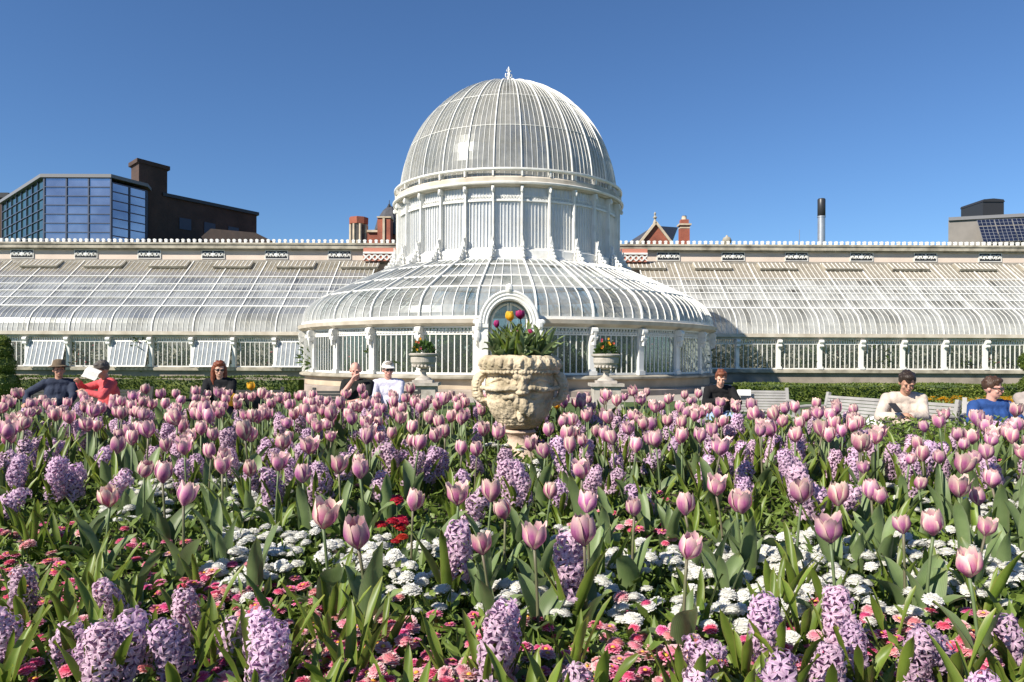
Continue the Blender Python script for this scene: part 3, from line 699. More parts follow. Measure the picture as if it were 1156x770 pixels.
g = thing('brick_building', 'dark brown brick block with a square tower beside the glass building', 'building')
b = MB(); b.prism([(-37.5,74.2),(-36.05,77.2),(-38.8,80),(-39.2,76)], (0,0,0), (1,0,0), (0,1,0), (0,0,20.9)); b.prism([(-37.55,73.95),(-35.8,77.3),(-38.8,80.3),(-39.5,76)], (0,0,20.9), (1,0,0), (0,1,0), (0,0,.4))
b.build('tower', M['brownbrick'], g)
b = MB(); b.prism([(-36.3,76.9),(-30.1,87),(-38,97),(-42,85)], (0,0,0), (1,0,0), (0,1,0), (0,0,18.1)); bw = b.build('wall', M['brownbrick'], g)
b = MB(); b.prism([(-36.2,76.6),(-29.8,87),(-38,97.3),(-42.3,85)], (0,0,18.1), (1,0,0), (0,1,0), (0,0,.35)); b.build('roof', M['dark'], g)
dv = Vector((6.2,10.1,0)).normalized(); nv = Vector((dv.y,-dv.x,0))
for s_ in (2.5, 5.5, 8.6):
    c = Vector((-36.3,76.9,15.6)) + dv*s_; MB().obox(c+nv*.02, dv*.7, nv*.05, Vector((0,0,.6))).build('window', M['frame'], bw)
g = thing('low_roof', 'brown pitched slate roof just showing over the left wing', 'building')
b = MB(); b.prism([(0,0),(8.5,0),(8,13.2),(6,14.2),(1.4,14.6),(0,13.4)], (X(222,76), 76, 0), (1,0,0), (0,0,1), (0,5,0)); b.build('roof', paint('brown_slate', (.05,.033,.028), (.03,.022,.02), 2, .8), g)
g = thing('dark_block', 'dark flat-roofed block at the far left edge', 'building')
b = MB(); b.box(X(-60,90), X(8,90), 90, 95, 0, Z(220,90)-.6); b.build('wall', M['brownbrick'], g)
b = MB(); b.box(X(-60,90)-.2, X(8,90)+.2, 89.8, 95, Z(220,90)-.6, Z(220,90)); b.build('parapet', M['dark'], g)
# red brick hall left of the dome
D = 72
def bx(px0, px1, py0, py1, y0, y1): return X(px0,D), X(px1,D), y0, y1, Z(py1,D), Z(py0,D)
g = thing('brick_hall', 'red brick Victorian hall with stone turret and slate roof left of the dome', 'building')
rt = X(402,D); rr = X(412,D)-X(402,D)
b = MB(); b.lathe([(rr*.9,0),(rr*.9,Z(252,D))], 8, (rt,D+1,0)); 
for i in range(8): a = (i+.5)*pi/4; b.tube([(rt+rr*.92*sin(a),D+1-rr*.92*cos(a),8),(rt+rr*.92*sin(a),D+1-rr*.92*cos(a),Z(252.5,D))], .16, 6)
tu = b.build('turret', M['sandst'], g)
b = MB()
for i in range(8): a = i*pi/4; c = Vector((rt+rr*.86*sin(a), D+1-rr*.86*cos(a), Z(262,D))); b.obox(c, tan_(a)*.22, rad(a)*.03, Vector((0,0,.75)))
b.build('window', M['dark'], tu)
b = MB(); b.lathe([(0,Z(252,D)),(rr*1.08,Z(252,D)),(rr*1.1,Z(244.5,D)),(rr*.9,Z(244,D)),(0,Z(244,D))], 8, (rt,D+1,0)); b.build('turret_cap', M['redbrick'], tu)
b = MB(); b.box(*bx(413,432,262,275,D+.5,D+8)); b.box(*bx(425.5,440,246,276,D,D+1.6)); b.prism([(X(420,D),Z(276,D)),(X(455,D),Z(276,D)),(X(452,D),Z(262,D)),(X(420,D),Z(262,D))], (0,D+1.8,0), (1,0,0), (0,0,1), (0,6,0))
b.box(X(400,D),X(470,D),D+2,D+14,0,Z(270,D)); b.build('wall', M['redbrick'], g)
b = MB(); b.box(*bx(413,427,259.5,262,D+.3,D+1.5)); b.box(*bx(425,441,245,246.6,D-.1,D+1.7)); b.box(*bx(431.5,434,247,276,D-.12,D-.02)); b.build('stone_band', M['sandst'], g)
b = MB(); b.lathe([(X(455,D)-X(434,D),Z(262,D)),((X(449,D)-X(434,D)),Z(248,D+3.2)),((X(443,D)-X(434,D)),Z(239,D+3.2)),(.3,Z(234,D+3.2)),(0,Z(233.5,D+3.2))], 8, (X(434,D),D+3.2,0), a0=pi/8, a1=2*pi+pi/8); b.build('roof', M['slate'], g)
b = MB(); b.tube([(X(433,D),D+3,Z(238,D)),(X(433,D),D+3,Z(219,D))], [.09,.03], 6); b.ell((X(433,D),D+3,Z(227,D)), .22, 8); b.bar((X(431.5,D),D+3,Z(224,D)),(X(434.5,D),D+3,Z(224,D)),.06,.06); b.build('finial', M['dark'], g)
# red gable right of the dome, with its chimney
g = thing('gabled_house', 'red brick gable with a stone finial right of the dome', 'building')
b = MB(); b.prism([(X(722,D),Z(280,D)),(X(757,D),Z(280,D)),(X(757,D),Z(274,D)),(X(739.5,D),Z(252,D)),(X(722,D),Z(274,D))], (0,D,0), (1,0,0), (0,0,1), (0,.6,0)); b.box(X(722,D), X(790,D), D+.7, D+10, 0, Z(276,D)); b.build('wall', M['redbrick'], g)
b = MB()
for s_, q in ((X(720.5,D), -1), (X(758.5,D), 1)): b.bar((s_,D+.2,Z(275,D)), (X(739.5,D),D+.2,Z(250.6,D)), .9, .22, (0,-.0,1))
b.build('coping', M['sandst'], g)
b = MB(); b.add([(X(757,D),D+.8,Z(275,D)),(X(739.5,D),D+.8,Z(252.5,D)),(X(739.5,D)+4.2,D+9,Z(256,D+9)),(X(780,D),D+9,Z(275,D+9)),(X(722,D),D+9,Z(275,D+9)),(X(722,D),D+.8,Z(275,D))], [(0,1,2,3),(1,5,4,2)]); b.build('roof', M['slate'], g)
b = MB(); b.lathe([(.0,1.2),(.12,1.0),(.06,.8),(.2,.6),(.08,.45),(.18,.2),(.22,0)][::-1], 8, (X(739.5,D),D+.3,Z(251.5,D))); b.bar((X(737.5,D),D+.3,Z(244,D)),(X(741.5,D),D+.3,Z(244,D)),.12,.12); b.build('finial', M['weathered'], g)
g = thing('brick_chimney', 'square red brick chimney stack right of the red gable', 'chimney', (X(777.5,D), D+2, 0))
b = MB(); hw_ = .46; b.box(-hw_,hw_,-.3,.6,0,Z(250,D)); b.box(-hw_*.85,hw_*.85,-.2,.5,Z(248,D),Z(243,D)); b.build('stack', M['redbrick'], g)
b = MB(); b.box(-hw_-.14,hw_+.14,-.45,.75,Z(250,D)+.002,Z(248,D)-.002); b.box(-hw_-.03,hw_+.03,-.33,.63,Z(253.5,D),Z(252,D)); b.build('band', M['sandst'], g)
b = MB(); b.lathe([(.28,0),(.22,.35),(.26,.4),(.2,.4)], 10, (0,.15,Z(243,D))); b.build('chimney_pot', M['sandst'], g)
tag(MB().lathe([(.28,0),(.3,.1),(.12,.16),(.14,.24),(.34,.4),(.38,.6),(.28,.82),(.1,.92),(.06,1.02),(0,1.05)], 14, (X(820,60),60,Z(274.5,60)-.32)).lathe([(.2,0),(.2,Z(274.5,60))], 8, (X(820,60),60,0)).build('ball_finial', M['weathered'], None, True), 'small weathered ball finial showing over the right parapet', 'finial')
g = thing('metal_flue', 'tall steel flue with black top standing behind the right wing', 'chimney', (X(926.7,70), 70, 0))
MB().lathe([(.34,0),(.34,Z(243,70))], 20).build('pipe', M['steel'], g, True); MB().lathe([(.345,Z(243,70)-.01),(.36,Z(243,70)),(.36,Z(224,70)),(.30,Z(223,70)),(0,Z(223,70))], 20).build('cowl', M['dark'], g, True)
MB().lathe([(.38,0),(.38,.12)], 20, (0,0,Z(243,70)-.1)).build('collar', M['steel'], g, True)
tag(MB().tube([(X(902,66),66,0),(X(902,66),66,Z(258,66))], [.04,.02], 5).build('aerial_mast', M['alu']), 'thin pale aerial mast left of the metal flue', 'mast')
D2 = 80
g = thing('grey_building', 'grey modern block with solar panels on its roof behind the right wing', 'building')
b = MB(); b.prism([(X(1070,D2),D2),(X(1200,D2)+4,D2-6),(X(1200,D2)+8,D2+10),(X(1078,D2+12),D2+12)], (0,0,0), (1,0,0), (0,1,0), (0,0,Z(247.5,D2))); b.build('wall', M['greyclad'], g)
b = MB(); b.prism([(X(1069,D2),D2-.2),(X(1200,D2)+4,D2-6.2),(X(1200,D2)+8,D2+10),(X(1078,D2+12),D2+12)], (0,0,Z(247.5,D2)), (1,0,0), (0,1,0), (0,0,.35)); b.build('roof_edge', M['capping'], g)
b = MB(); b.box(X(1102.5,D2+3), X(1126,D2+3), D2+2, D2+6, 15, Z(228,D2+3)); b.prism([(X(1102,D2+3),Z(228,D2+3)),(X(1126.5,D2+3),Z(228,D2+3)),(X(1125,D2+3),Z(225.3,D2+3)),(X(1114,D2+3),Z(224.3,D2+3)),(X(1103,D2+3),Z(225.3,D2+3))], (0,D2+1.9,0), (1,0,0), (0,0,1), (0,4.2,0)); b.build('plant_room', M['dark'], g)
du = Vector((1,-.27,.0)).normalized(); dn_ = Vector((.06,-.35,-1)).normalized(); nn_ = du.cross(dn_).normalized(); nn_ = nn_ if nn_.y < 0 else -nn_
base = Vector((X(1101,D2-2), D2-2, Z(248,D2-2)))
for rr_, (h0, h1) in enumerate(((0,.72),(.80,2.6))):
    for q in range(6):
        s0 = q*1.62; o_ = base + du*s0 + dn_*h0 + nn_*.3; W2, H2 = 1.55, h1-h0; b = MB()
        b.obox(o_+du*W2/2+dn_*H2/2, du*W2/2, dn_*H2/2, nn_*.02, 1)
        nx_, nz_ = 4, max(1, round(H2/.36))
        for i in range(nx_):
            for k in range(nz_): b.obox(o_+du*(W2*(i+.5)/nx_)+dn_*(H2*(k+.5)/nz_)+nn_*.024, du*(W2/nx_/2-.02), dn_*(H2/nz_/2-.02), nn_*.01, 0)
        b.build('solar_panel', [M['solar'], M['alu']], g)
# ------------------------------------------------------------------ carved urn in the middle of the bed
def stone_mat(name, c1, c2, c3, sc_=9):
    m, n, out = new_mat(name); p = N(n, 'ShaderNodeBsdfPrincipled'); p.inputs['Roughness'].default_value = .9; p.inputs['Specular IOR Level'].default_value = .25; n.links.new(p.outputs[0], out.inputs[0])
    tc = N(n, 'ShaderNodeTexCoord'); a = N(n, 'ShaderNodeTexNoise'); a.inputs['Scale'].default_value = sc_; a.inputs['Detail'].default_value = 8; n.links.new(tc.outputs['Object'], a.inputs[0])
    r1 = ramp(n, a.outputs[0], [(.32, c2), (.55, c1), (.8, tuple(min(1, x*1.12) for x in c1))])
    b_ = N(n, 'ShaderNodeTexNoise'); b_.inputs['Scale'].default_value = sc_*.45; b_.inputs['Detail'].default_value = 9; b_.inputs['Roughness'].default_value = .7; n.links.new(tc.outputs['Object'], b_.inputs[0])
    r2 = ramp(n, b_.outputs[0], [(.55, (0,0,0)), (.72, (1,1,1))]); mm = N(n, 'ShaderNodeMath', operation='MULTIPLY'); mm.inputs[1].default_value = .65; n.links.new(r2.outputs[0], mm.inputs[0])
    n.links.new(mixc(n, mm.outputs[0], r1.outputs[0], c3), p.inputs['Base Color'])
    f = N(n, 'ShaderNodeTexNoise'); f.inputs['Scale'].default_value = sc_*9; f.inputs['Detail'].default_value = 6; n.links.new(tc.outputs['Object'], f.inputs[0])
    bp = N(n, 'ShaderNodeBump'); bp.inputs['Strength'].default_value = .8; bp.inputs['Distance'].default_value = .006; n.links.new(f.outputs[0], bp.inputs['Height']); n.links.new(bp.outputs[0], p.inputs['Normal'])
    return m
M['urnstone'] = stone_mat('old_urn_stone', (.59,.49,.34), (.27,.22,.14), (.23,.20,.09))
M['pedestal'] = stone_mat('pink_pedestal_stone', (.58,.44,.34), (.45,.33,.25), (.30,.24,.17), 6)
M['greystone'] = stone_mat('grey_urn_stone', (.44,.40,.35), (.30,.27,.23), (.18,.17,.14), 5)
DU = 3.95; UX = X(587, DU); UZ = bed_h(UX, DU)
k_ = DU/F                      # metres per photo pixel at the urn
def uz(py): return Z(py, DU) - UZ
urn = thing('stone_urn', 'large weathered stone urn carved with a mask and scroll handles, planted with tulips', 'urn', (UX, DU, UZ))
b = MB(); RP = [(0,uz(480)),(12*k_,uz(484)),(17*k_,uz(483)),(24*k_,uz(478)),(30*k_,uz(470)),(34*k_,uz(461)),(36.8*k_,uz(452)),(38*k_,uz(445)),(39*k_,uz(440)),(39*k_,uz(432)),(38*k_,uz(424)),(41*k_,uz(420)),(45.5*k_,uz(416)),(46*k_,uz(411)),(44*k_,uz(405)),(41*k_,uz(402)),(37*k_,uz(401)),(33*k_,uz(405)),(28*k_,uz(408)),(0,uz(409))]
b.lathe(RP, 48)
for i in range(30):             # egg-and-dart lobes of the rim
    a = i*2*pi/26; q = rad(a); b.ell(q*43.5*k_ + Vector((0,0,uz(409.5))), (4.0*k_, 4.8*k_, 6*k_), 8, Matrix.Rotation(a,3,'Z') @ Matrix.Rotation(-.35,3,'X'))
for i in range(64):             # rope bead below it
    a = i*2*pi/64; b.ell(rad(a)*43.2*k_ + Vector((0,0,uz(419.5))), (2.3*k_, 2.2*k_, 2.5*k_), 6, Matrix.Rotation(a,3,'Z') @ Matrix.Rotation(.5,3,'Y'))
def on(a, py, r): return Vector((r*k_*sin(a), -r*k_*cos(a), uz(py)))
for s_ in (-1,1):               # twisted horns of the mask running out to the handles
    b.tube([on(s_*q, p_, r_) for q, p_, r_ in ((.10,436,41),(.35,437,41.5),(.7,438.5,41.5),(1.05,438,42),(1.35,437,44))], [3.6*k_,3.3*k_,3.0*k_,2.7*k_,2.4*k_], 10)
    b.tube([on(s_*q, p_, r_) for q, p_, r_ in ((.32,431,38.6),(.55,426.5,38.6),(.85,429,38.6),(1.05,432,39))], [1.5*k_,1.8*k_,1.6*k_,1.0*k_], 8)
    b.ell(on(s_*.42, 447, 38.2), (4*k_,2*k_,2.4*k_), 8, Matrix.Rotation(s_*.42,3,'Z'))
    for j in range(6):          # hanging acanthus leaves on the belly
        a = s_*(.32+.2*j); b.ell(on(a, 460+1.5*(j%2), 33.6), (5*k_,1.5*k_,11*k_), 8, Matrix.Rotation(a,3,'Z') @ Matrix.Rotation(.42,3,'X'))
        b.ell(on(a+.09*s_, 469, 29), (3.4*k_,1.3*k_,6*k_), 8, Matrix.Rotation(a,3,'Z') @ Matrix.Rotation(.75,3,'X'))
# the bearded mask at the front
A = .06
for a, p_, r_, e in ((A,427,40,(8,4.5,7)),(A,435,42.5,(5.5,5,5.5)),(A,441,41.5,(8,4,4)),(A-.17,424,41.5,(4,3,4)),(A+.17,424,41.5,(4,3,4)),(A,431,44.5,(2.3,3.2,5.5)),(A+.04,456,39,(6,4.5,10)),(A-.14,452,38.5,(4,4,8)),(A+.22,460,37.5,(7,5.5,8.5)),(A+.34,466,33,(5,4.5,6)),(A-.02,467,33.5,(5,4,8)),(A-.28,446,40,(5,3,3.4)),(A+.02,418,42,(4.5,4,6)),(A-.2,437,42,(5,3.4,3)),(A+.2,437,42,(5,3.4,3))):
    b.ell(on(a, p_, r_), (e[0]*k_, e[1]*k_, e[2]*k_), 10, Matrix.Rotation(a,3,'Z'))
rr2 = random.Random(3)
for i in range(46): a = rr2.uniform(-1.3,1.3); p_ = rr2.uniform(450,472); b.ell(on(a, p_, 36.2-max(0,(p_-452))*.42), (rr2.uniform(1.5,3)*k_, 1.2*k_, rr2.uniform(2,4)*k_), 6, Matrix.Rotation(a,3,'Z'))
def chip(o):
    tx = bpy.data.textures.new('chips', 'CLOUDS'); tx.noise_scale = .022; tx.noise_depth = 4
    dm = o.modifiers.new('d', 'DISPLACE'); dm.texture = tx; dm.strength = .012; dm.mid_level = .5; dm.texture_coords = 'LOCAL'
me = voxel(b, .0034, 'bowl', 0, chip); me.materials.append(M['urnstone']); link('bowl', me, urn)
for s_ in (-1,1):
    b = MB(); pts = []
    for q in range(15):
        t = q/14*4.1 - 1.95; pts.append((s_*(38.5+11.5*cos(t*.86)-1)*k_, -4*k_, uz(437.5) + 16.5*k_*sin(t*.80)))
    b.tube(pts, [4.0*k_]*4+[4.8*k_]*7+[4.0*k_]*4, 10, sq=1.5)
    for q in range(2, 13): b.ell(pts[q], (5.1*k_,7.2*k_,2.5*k_), 8)
    me = voxel(b, .0038, 'handle', 1, chip); me.materials.append(M['urnstone']); link('handle', me, urn)
b = MB(); b.lathe([(0,uz(487)),(16*k_,uz(484)),(19*k_,uz(487)),(15*k_,uz(490)),(13*k_,uz(494)),(13.5*k_,uz(499)),(17*k_,uz(505)),(22*k_,uz(511)),(26*k_,uz(514)),(27*k_,uz(517)),(27*k_,-.25),(0,-.25)], 40)
b.box(-31*k_,31*k_,-31*k_,31*k_,-.25,uz(517)+.002)
me = voxel(b, .006, 'pedestal', 1); me.materials.append(M['pedestal']); link('pedestal', me, urn)
b = MB(); b.grid(lambda u, v: (33*k_*u*cos(2*pi*v), 33*k_*u*sin(2*pi*v), uz(405.5)+.01*sin(9*u+20*v)), 5, 24); b.build('soil', M['soil'], urn)

# small urns on plinths flanking the entrance
M['ctr_leaf'] = foliage('pansy_leaf', (.05,.11,.02), (.10,.18,.04), .5, .3, 20)
def small_urn(px, lab, lab2, seed):
    d = 20.0; x = X(px, d); r = random.Random(seed)
    t = thing('pedestal_urn', lab, 'urn', (x, d, 0)); z0 = .70
    MB().box(-.36,.36,-.36,.36,0,z0-.08).box(-.44,.44,-.44,.44,z0-.08,z0).box(-.42,.42,-.42,.42,0,.14).build('plinth', M['greystone'], t)
    b = MB(); b.box(-.27,.27,-.27,.27,z0+.001,z0+.07); b.lathe([(0,.06),(.25,.06),(.2,.12),(.09,.18),(.075,.28),(.11,.33),(.07,.36),(.16,.40),(.28,.46),(.34,.55),(.345,.66),(.33,.70),(.39,.73),(.40,.77),(.36,.79),(.30,.76),(0,.74)], 36, (0,0,z0))
    for i in range(18): a = i*2*pi/18; b.ell(rad(a)*.27+Vector((0,0,z0+.47)), (.045,.035,.075), 8, Matrix.Rotation(a,3,'Z') @ Matrix.Rotation(-.6,3,'X'))
    b.build('bowl', M['greystone'], t, False, None, True)
    # planting in the urn
    q = thing('urn_planting', lab2, 'flowers', (x, d, z0+.75)); b = MB()
    for i in range(420):
        v = rvec(r); v.z = abs(v.z); leaf_quad(b, Vector((v.x*.24, v.y*.24, v.z*.30)), r.uniform(.08,.16), .05, v + Vector((0,0,.5)) + rvec(r)*.4, rvec(r))
    b.build('foliage', M['ctr_leaf'], q)
    for i in range(13):
        v = rvec(r); c = Vector((v.x*.27, v.y*.27, .12+abs(v.z)*.34)); b = MB()
        for k in range(5): leaf_quad(b, c, .045, .042, Vector((cos(k*1.257), -.5+.3*sin(k*1.257), sin(k*1.257))), Vector((0,-1,0)))
        b.build('flower', [M['yellow'], M['orangep'], M['pinkp']][r.choice((0,0,1,2))], q)
M['orangep'] = petal('orange_petal', (.62,.22,.05), (.5,.12,.05), (.75,.4,.1), .02, .3, .15)
M['pinkp'] = petal('bedding_pink_petal', (.60,.16,.22), (.5,.08,.12), (.75,.4,.4), .02, .3, .15)
small_urn(478, 'grey stone urn on a plinth left of the arched entrance', 'yellow and orange flowers in the urn left of the entrance', 1)
small_urn(684, 'grey stone urn on a plinth right of the arched entrance', 'yellow and orange flowers in the urn right of the entrance', 2)

# ------------------------------------------------------------------ benches
M['benchwhite'] = paint('bench_grey_white', (.36,.35,.33), (.24,.23,.22), 4, .55)
M['benchdark'] = paint('bench_dark_green', (.03,.034,.028), (.02,.022,.02), 5, .5)
def bench(x, y, rz, L, mat, lab, grp=None):
    t = thing('park_bench', lab, 'bench', (x, y, 0), rz, grp); h = L/2
    b = MB()
    for i in range(8): b.box(-h, h, -.28+.062*i, -.235+.062*i, .41-.01*(i>4), .435-.01*(i>4))
    b.build('seat', M[mat], t)
    b = MB(); dv_ = Vector((0,.20,1)).normalized(); nv_ = Vector((0,-1,.2)).normalized()
    for i in range(8): b.obox(Vector((0,.215,.48))+dv_*(.047*i), (h,0,0), dv_*.019, nv_*.012)
    b.build('backrest', M[mat], t)
    for s_ in (-1,1):
        e = s_*(h-.03); b = MB(); b.bar((e,.19,0),(e,.21,.45),.05,.05,(0,1,0)); b.bar((e,.21,.45),(e,.305,.87),.05,.05,(0,1,0)); b.build('leg', M[mat], t)
        MB().bar((e,-.24,0),(e,-.25,.62),.05,.05,(0,1,0)).build('leg', M[mat], t)
        b = MB(); b.tube([(e,.26,.66),(e,-.1,.67),(e,-.27,.655),(e,-.31,.62),(e,-.27,.59)], .024, 8); b.build('armrest', M[mat], t)
    return t
bench(X(844,12.4), 12.4, radians(-8), 1.45, 'benchwhite', 'white slatted bench under the auburn-haired person in jeans')
bench(4.78, 9.9, radians(-72), 2.25, 'benchwhite', 'white slatted bench seen at a slant beside the man in the cream sweater')
bench(X(1150,8.9), 8.95, radians(-35), 1.15, 'benchwhite', 'white slatted bench under the man in the blue polo shirt')
bench(X(410,11.6), 11.6, radians(0), 1.75, 'benchdark', 'dark bench under the bald man and the woman in a white cap')
bench(X(95,11.7), 11.7, radians(6), 1.9, 'benchdark', 'dark bench under the man in a hat and the person in coral')
bench(X(262,11.8), 11.8, radians(4), 1.5, 'benchdark', 'dark bench under the woman in sunglasses and black jacket')

# ------------------------------------------------------------------ people
def skin(name, c): return paint(name, c, tuple(x*.86 for x in c), 14, .55)
M['skin1'] = skin('fair_skin', (.60,.36,.26)); M['skin2'] = skin('tanned_skin', (.46,.25,.17)); M['skin3'] = skin('ruddy_skin', (.62,.33,.26))
M['eye'] = paint('eye_dark', (.02,.015,.012), None, rough=.2); M['mouth'] = paint('lip', (.36,.13,.11), None, rough=.5)
def cloth(name, c, c2=None): return paint(name, c, c2 or tuple(x*.72 for x in c), 11, .88, .9, spec=.2, detail=3)
def ik(S, H, L1, L2, hint):
    S, H, hint = Vector(S), Vector(H), Vector(hint); d = H-S; L = min(d.length, (L1+L2)*.985); d.normalize(); H = S+d*L
    a = (L1*L1-L2*L2+L*L)/(2*L); h = sqrt(max(0, L1*L1-a*a)); q = (hint - d*hint.dot(d)).normalized(); return S+d*a+q*h, H
def capsule(mb, p, q, r1, r2, n=12):
    p, q = Vector(p), Vector(q); mb.ell(p, r1, n); mb.ell(q, r2, n); mb.tube([p, q], [r1, r2], n)
def person(px, d, label, rz=0, lean=.1, yaw=0, nod=0, hands=None, hint=None, cross=False, sleeves='long', skin_='skin1', top=(.5,.5,.5), legs=(.05,.05,.06), shoes=(.03,.025,.02), hair=(.03,.02,.015), hairstyle='short', hat=None, glasses=False, sc_=1.0, grp='people seated on the benches', girth=1.0, zoff=0, y_add=0):
    t = thing('person', label, 'person', (X(px, d), d+y_add, zoff), rz, grp); t.scale = (sc_,)*3
    sp = Vector((0,-sin(lean),cos(lean))); pel = Vector((0,.06,.53)); ch = pel+sp*.30; nk = pel+sp*.485
    hd = (sp + Vector((0,-nod*.8,0))).normalized(); hc = nk + hd*.155 + Vector((0,-.02,0))
    RH = Matrix.Rotation(yaw,3,'Z') @ Matrix.Rotation(lean*.5+nod,3,'X')
    sh = [nk + Vector((s*.185*girth,0,0)) - sp*.055 for s in (-1,1)]
    hands = hands or ((-.12,-.36,.62),(.12,-.36,.62)); hint = hint or ((-1,.3,-.6),(1,.3,-.6))
    arm = [ik(sh[i], hands[i], .285, .25, hint[i]) for i in (0,1)]
    hips = [pel+Vector((s*.095,0,-.01)) for s in (-1,1)]
    if cross: kn = [Vector((-.05,-.38,.66)), Vector((.11,-.40,.52))]; an = [Vector((.26,-.50,.50)), Vector((.11,-.36,.09))]
    else: kn = [Vector((-.15,-.38,.53)), Vector((.15,-.38,.53))]; an = [Vector((-.14,-.36,.09)), Vector((.14,-.36,.09))]
    g = girth
    def torso(mb, e):
        capsule(mb, pel-Vector((0.07*g,0,0)), pel+Vector((.07*g,0,0)), .125*g+e, .125*g+e)
        capsule(mb, pel+sp*.1-Vector((.06*g,0,0)), ch-Vector((.075*g,0,0)), .115*g+e, .115*g+e); capsule(mb, pel+sp*.1+Vector((.06*g,0,0)), ch+Vector((.075*g,0,0)), .115*g+e, .115*g+e)
        mb.ell(pel+sp*.14+Vector((0,-.03*g,0)), (.14*g+e,.13*g+e,.16), 12)
        capsule(mb, sh[0]*.8+sh[1]*.2, sh[1]*.8+sh[0]*.2, .075+e, .075+e); capsule(mb, ch, nk-sp*.06, .12+e, .075+e)
        for i in (0,1): mb.ell(sh[i], .062+e, 10)
    def arms(mb, e, upto=2):
        for i in (0,1):
            el, ha = arm[i]
            if upto == 2: capsule(mb, sh[i], el, .056+e, .044+e); capsule(mb, el, el+(ha-el)*.94, .043+e, .03+e)
            else: capsule(mb, sh[i], sh[i]+(el-sh[i])*.72, .056+e, .052+e)
    b = MB(); torso(b, 0); arms(b, 0)
    capsule(b, nk-sp*.05, hc-hd*.05, .058, .052)
    def H(x, y, z): return hc + RH @ Vector((x, y, z))
    b.ell(H(0,.012,.025), (.076,.094,.098), 16, RH); b.ell(H(0,-.02,-.045), (.058,.07,.075), 14, RH); b.ell(H(0,-.062,-.088), (.026,.022,.02), 8, RH)
    b.ell(H(0,-.093,-.012), (.013,.02,.026), 8, RH); b.ell(H(0,-.106,-.026), (.016,.014,.012), 8, RH)
    for s in (-1,1):
        b.ell(H(s*.077,.012,-.008), (.012,.022,.032), 8, RH); b.ell(H(s*.032,-.08,.022), (.026,.014,.010), 8, RH); b.ell(H(s*.042,-.062,-.03), (.022,.02,.022), 8, RH)
    b.ell(H(0,-.086,-.055), (.024,.012,.010), 8, RH)
    for i in (0,1):
        capsule(b, hips[i], kn[i], .088, .058); capsule(b, kn[i], an[i], .054, .038)
        el, ha = arm[i]; fd = (ha-el).normalized(); side = fd.cross(Vector((0,0,1))); side = side.normalized() if side.length > .1 else Vector((1,0,0)); upv = side.cross(fd); s = (-1,1)[i]
        b.ell(ha+fd*.035, (.034,.034,.034), 8); capsule(b, ha, ha+fd*.07, .03, .034)
        for q in range(4):          # four fingers curling, and a thumb
            f0 = ha+fd*.07+side*(q-1.5)*.018; ln = (.036,.042,.040,.03)[q]
            f1 = f0+fd*ln-upv*.006; f2 = f1+fd*ln*.7-upv*.022; b.tube([f0-fd*.03,f0,f1,f2], [.0105,.0105,.0095,.008], 6); b.ell(f2, .008, 6)
        b.tube([ha+fd*.01-side*s*.02, ha+fd*.04-side*s*.045, ha+fd*.07-side*s*.042], [.014,.012,.009], 6)
    me = voxel(b, .0075, 'body', 3); me.materials.append(M[skin_]); body = link('body', me, t)
    b = MB()
    for s in (-1,1): b.ell(H(s*.031,-.087,.004), (.011,.007,.006), 8, RH)
    b.build('eye', M['eye'], body, True); MB().ell(H(0,-.094,-.055), (.022,.008,.006), 8, RH).build('mouth', M['mouth'], body, True)
    b = MB(); torso(b, .013)
    if sleeves == 'long': arms(b, .014)
    else: arms(b, .018, 1)
    capsule(b, nk-sp*.045, nk-sp*.03, .066, .062)
    me = voxel(b, .012, 'shirt', 3, lambda o: None); me.materials.append(top if not isinstance(top, tuple) else cloth('top_fabric', top)); link('shirt' if sleeves != 'long' else 'jacket', me, t)
    b = MB(); capsule(b, pel-Vector((0.07*g,0,.01)), pel+Vector((.07*g,0,-.01)), .135*g, .135*g)
    for i in (0,1): capsule(b, hips[i], kn[i], .105, .074); capsule(b, kn[i], an[i]+(kn[i]-an[i])*.06, .072, .058)
    me = voxel(b, .012, 'trousers', 3); me.materials.append(cloth('trouser_fabric', legs)); link('trousers', me, t)
    for i in (0,1):
        fw = Vector((0,-1,0)) if not (cross and i == 0) else Vector((.5,-.75,-.25)).normalized(); dz = Vector((0,0,-.045)) if not (cross and i == 0) else Vector((0,0,-.02))
        b = MB(); capsule(b, an[i]+dz-fw*.03, an[i]+dz*.9+fw*.15, .043, .036); capsule(b, an[i], an[i]+dz, .045, .045)
        me = voxel(b, .01, 'shoe', 2); me.materials.append(cloth('shoe_leather', shoes)); link('shoe', me, t)
    if hairstyle != 'bald':
        b = MB(); r = random.Random(int(px)); b.ell(H(0,.026,.044), (.085,.097,.094), 16, RH)
        b.ell(H(0,-.045,.098), (.066,.05,.035), 12, RH)
        for s in (-1,1): b.ell(H(s*.07,.015,.035), (.022,.05,.05), 10, RH)
        for _ in range(26): v = rvec(r); v.z = abs(v.z); b.ell(H(v.x*.078,.02+v.y*.088,.05+v.z*.085), r.uniform(.016,.028), 6)
        if hairstyle == 'long':
            for s in (-1,1): b.tube([H(s*.075,.02,.05), H(s*.088,.02,-.05), H(s*.09,-.0,-.16), H(s*.08,-.03,-.24)], [.035,.038,.036,.015], 8)
            b.tube([H(0,.09,.05), H(0,.10,-.08), H(0,.085,-.2)], [.07,.075,.05], 10)
        me = voxel(b, .009, 'hair', 1); me.materials.append(paint('hair', hair, tuple(x*.5 for x in hair), 60, .5, .6, stretch=(1,1,.3))); link('hair', me, t)
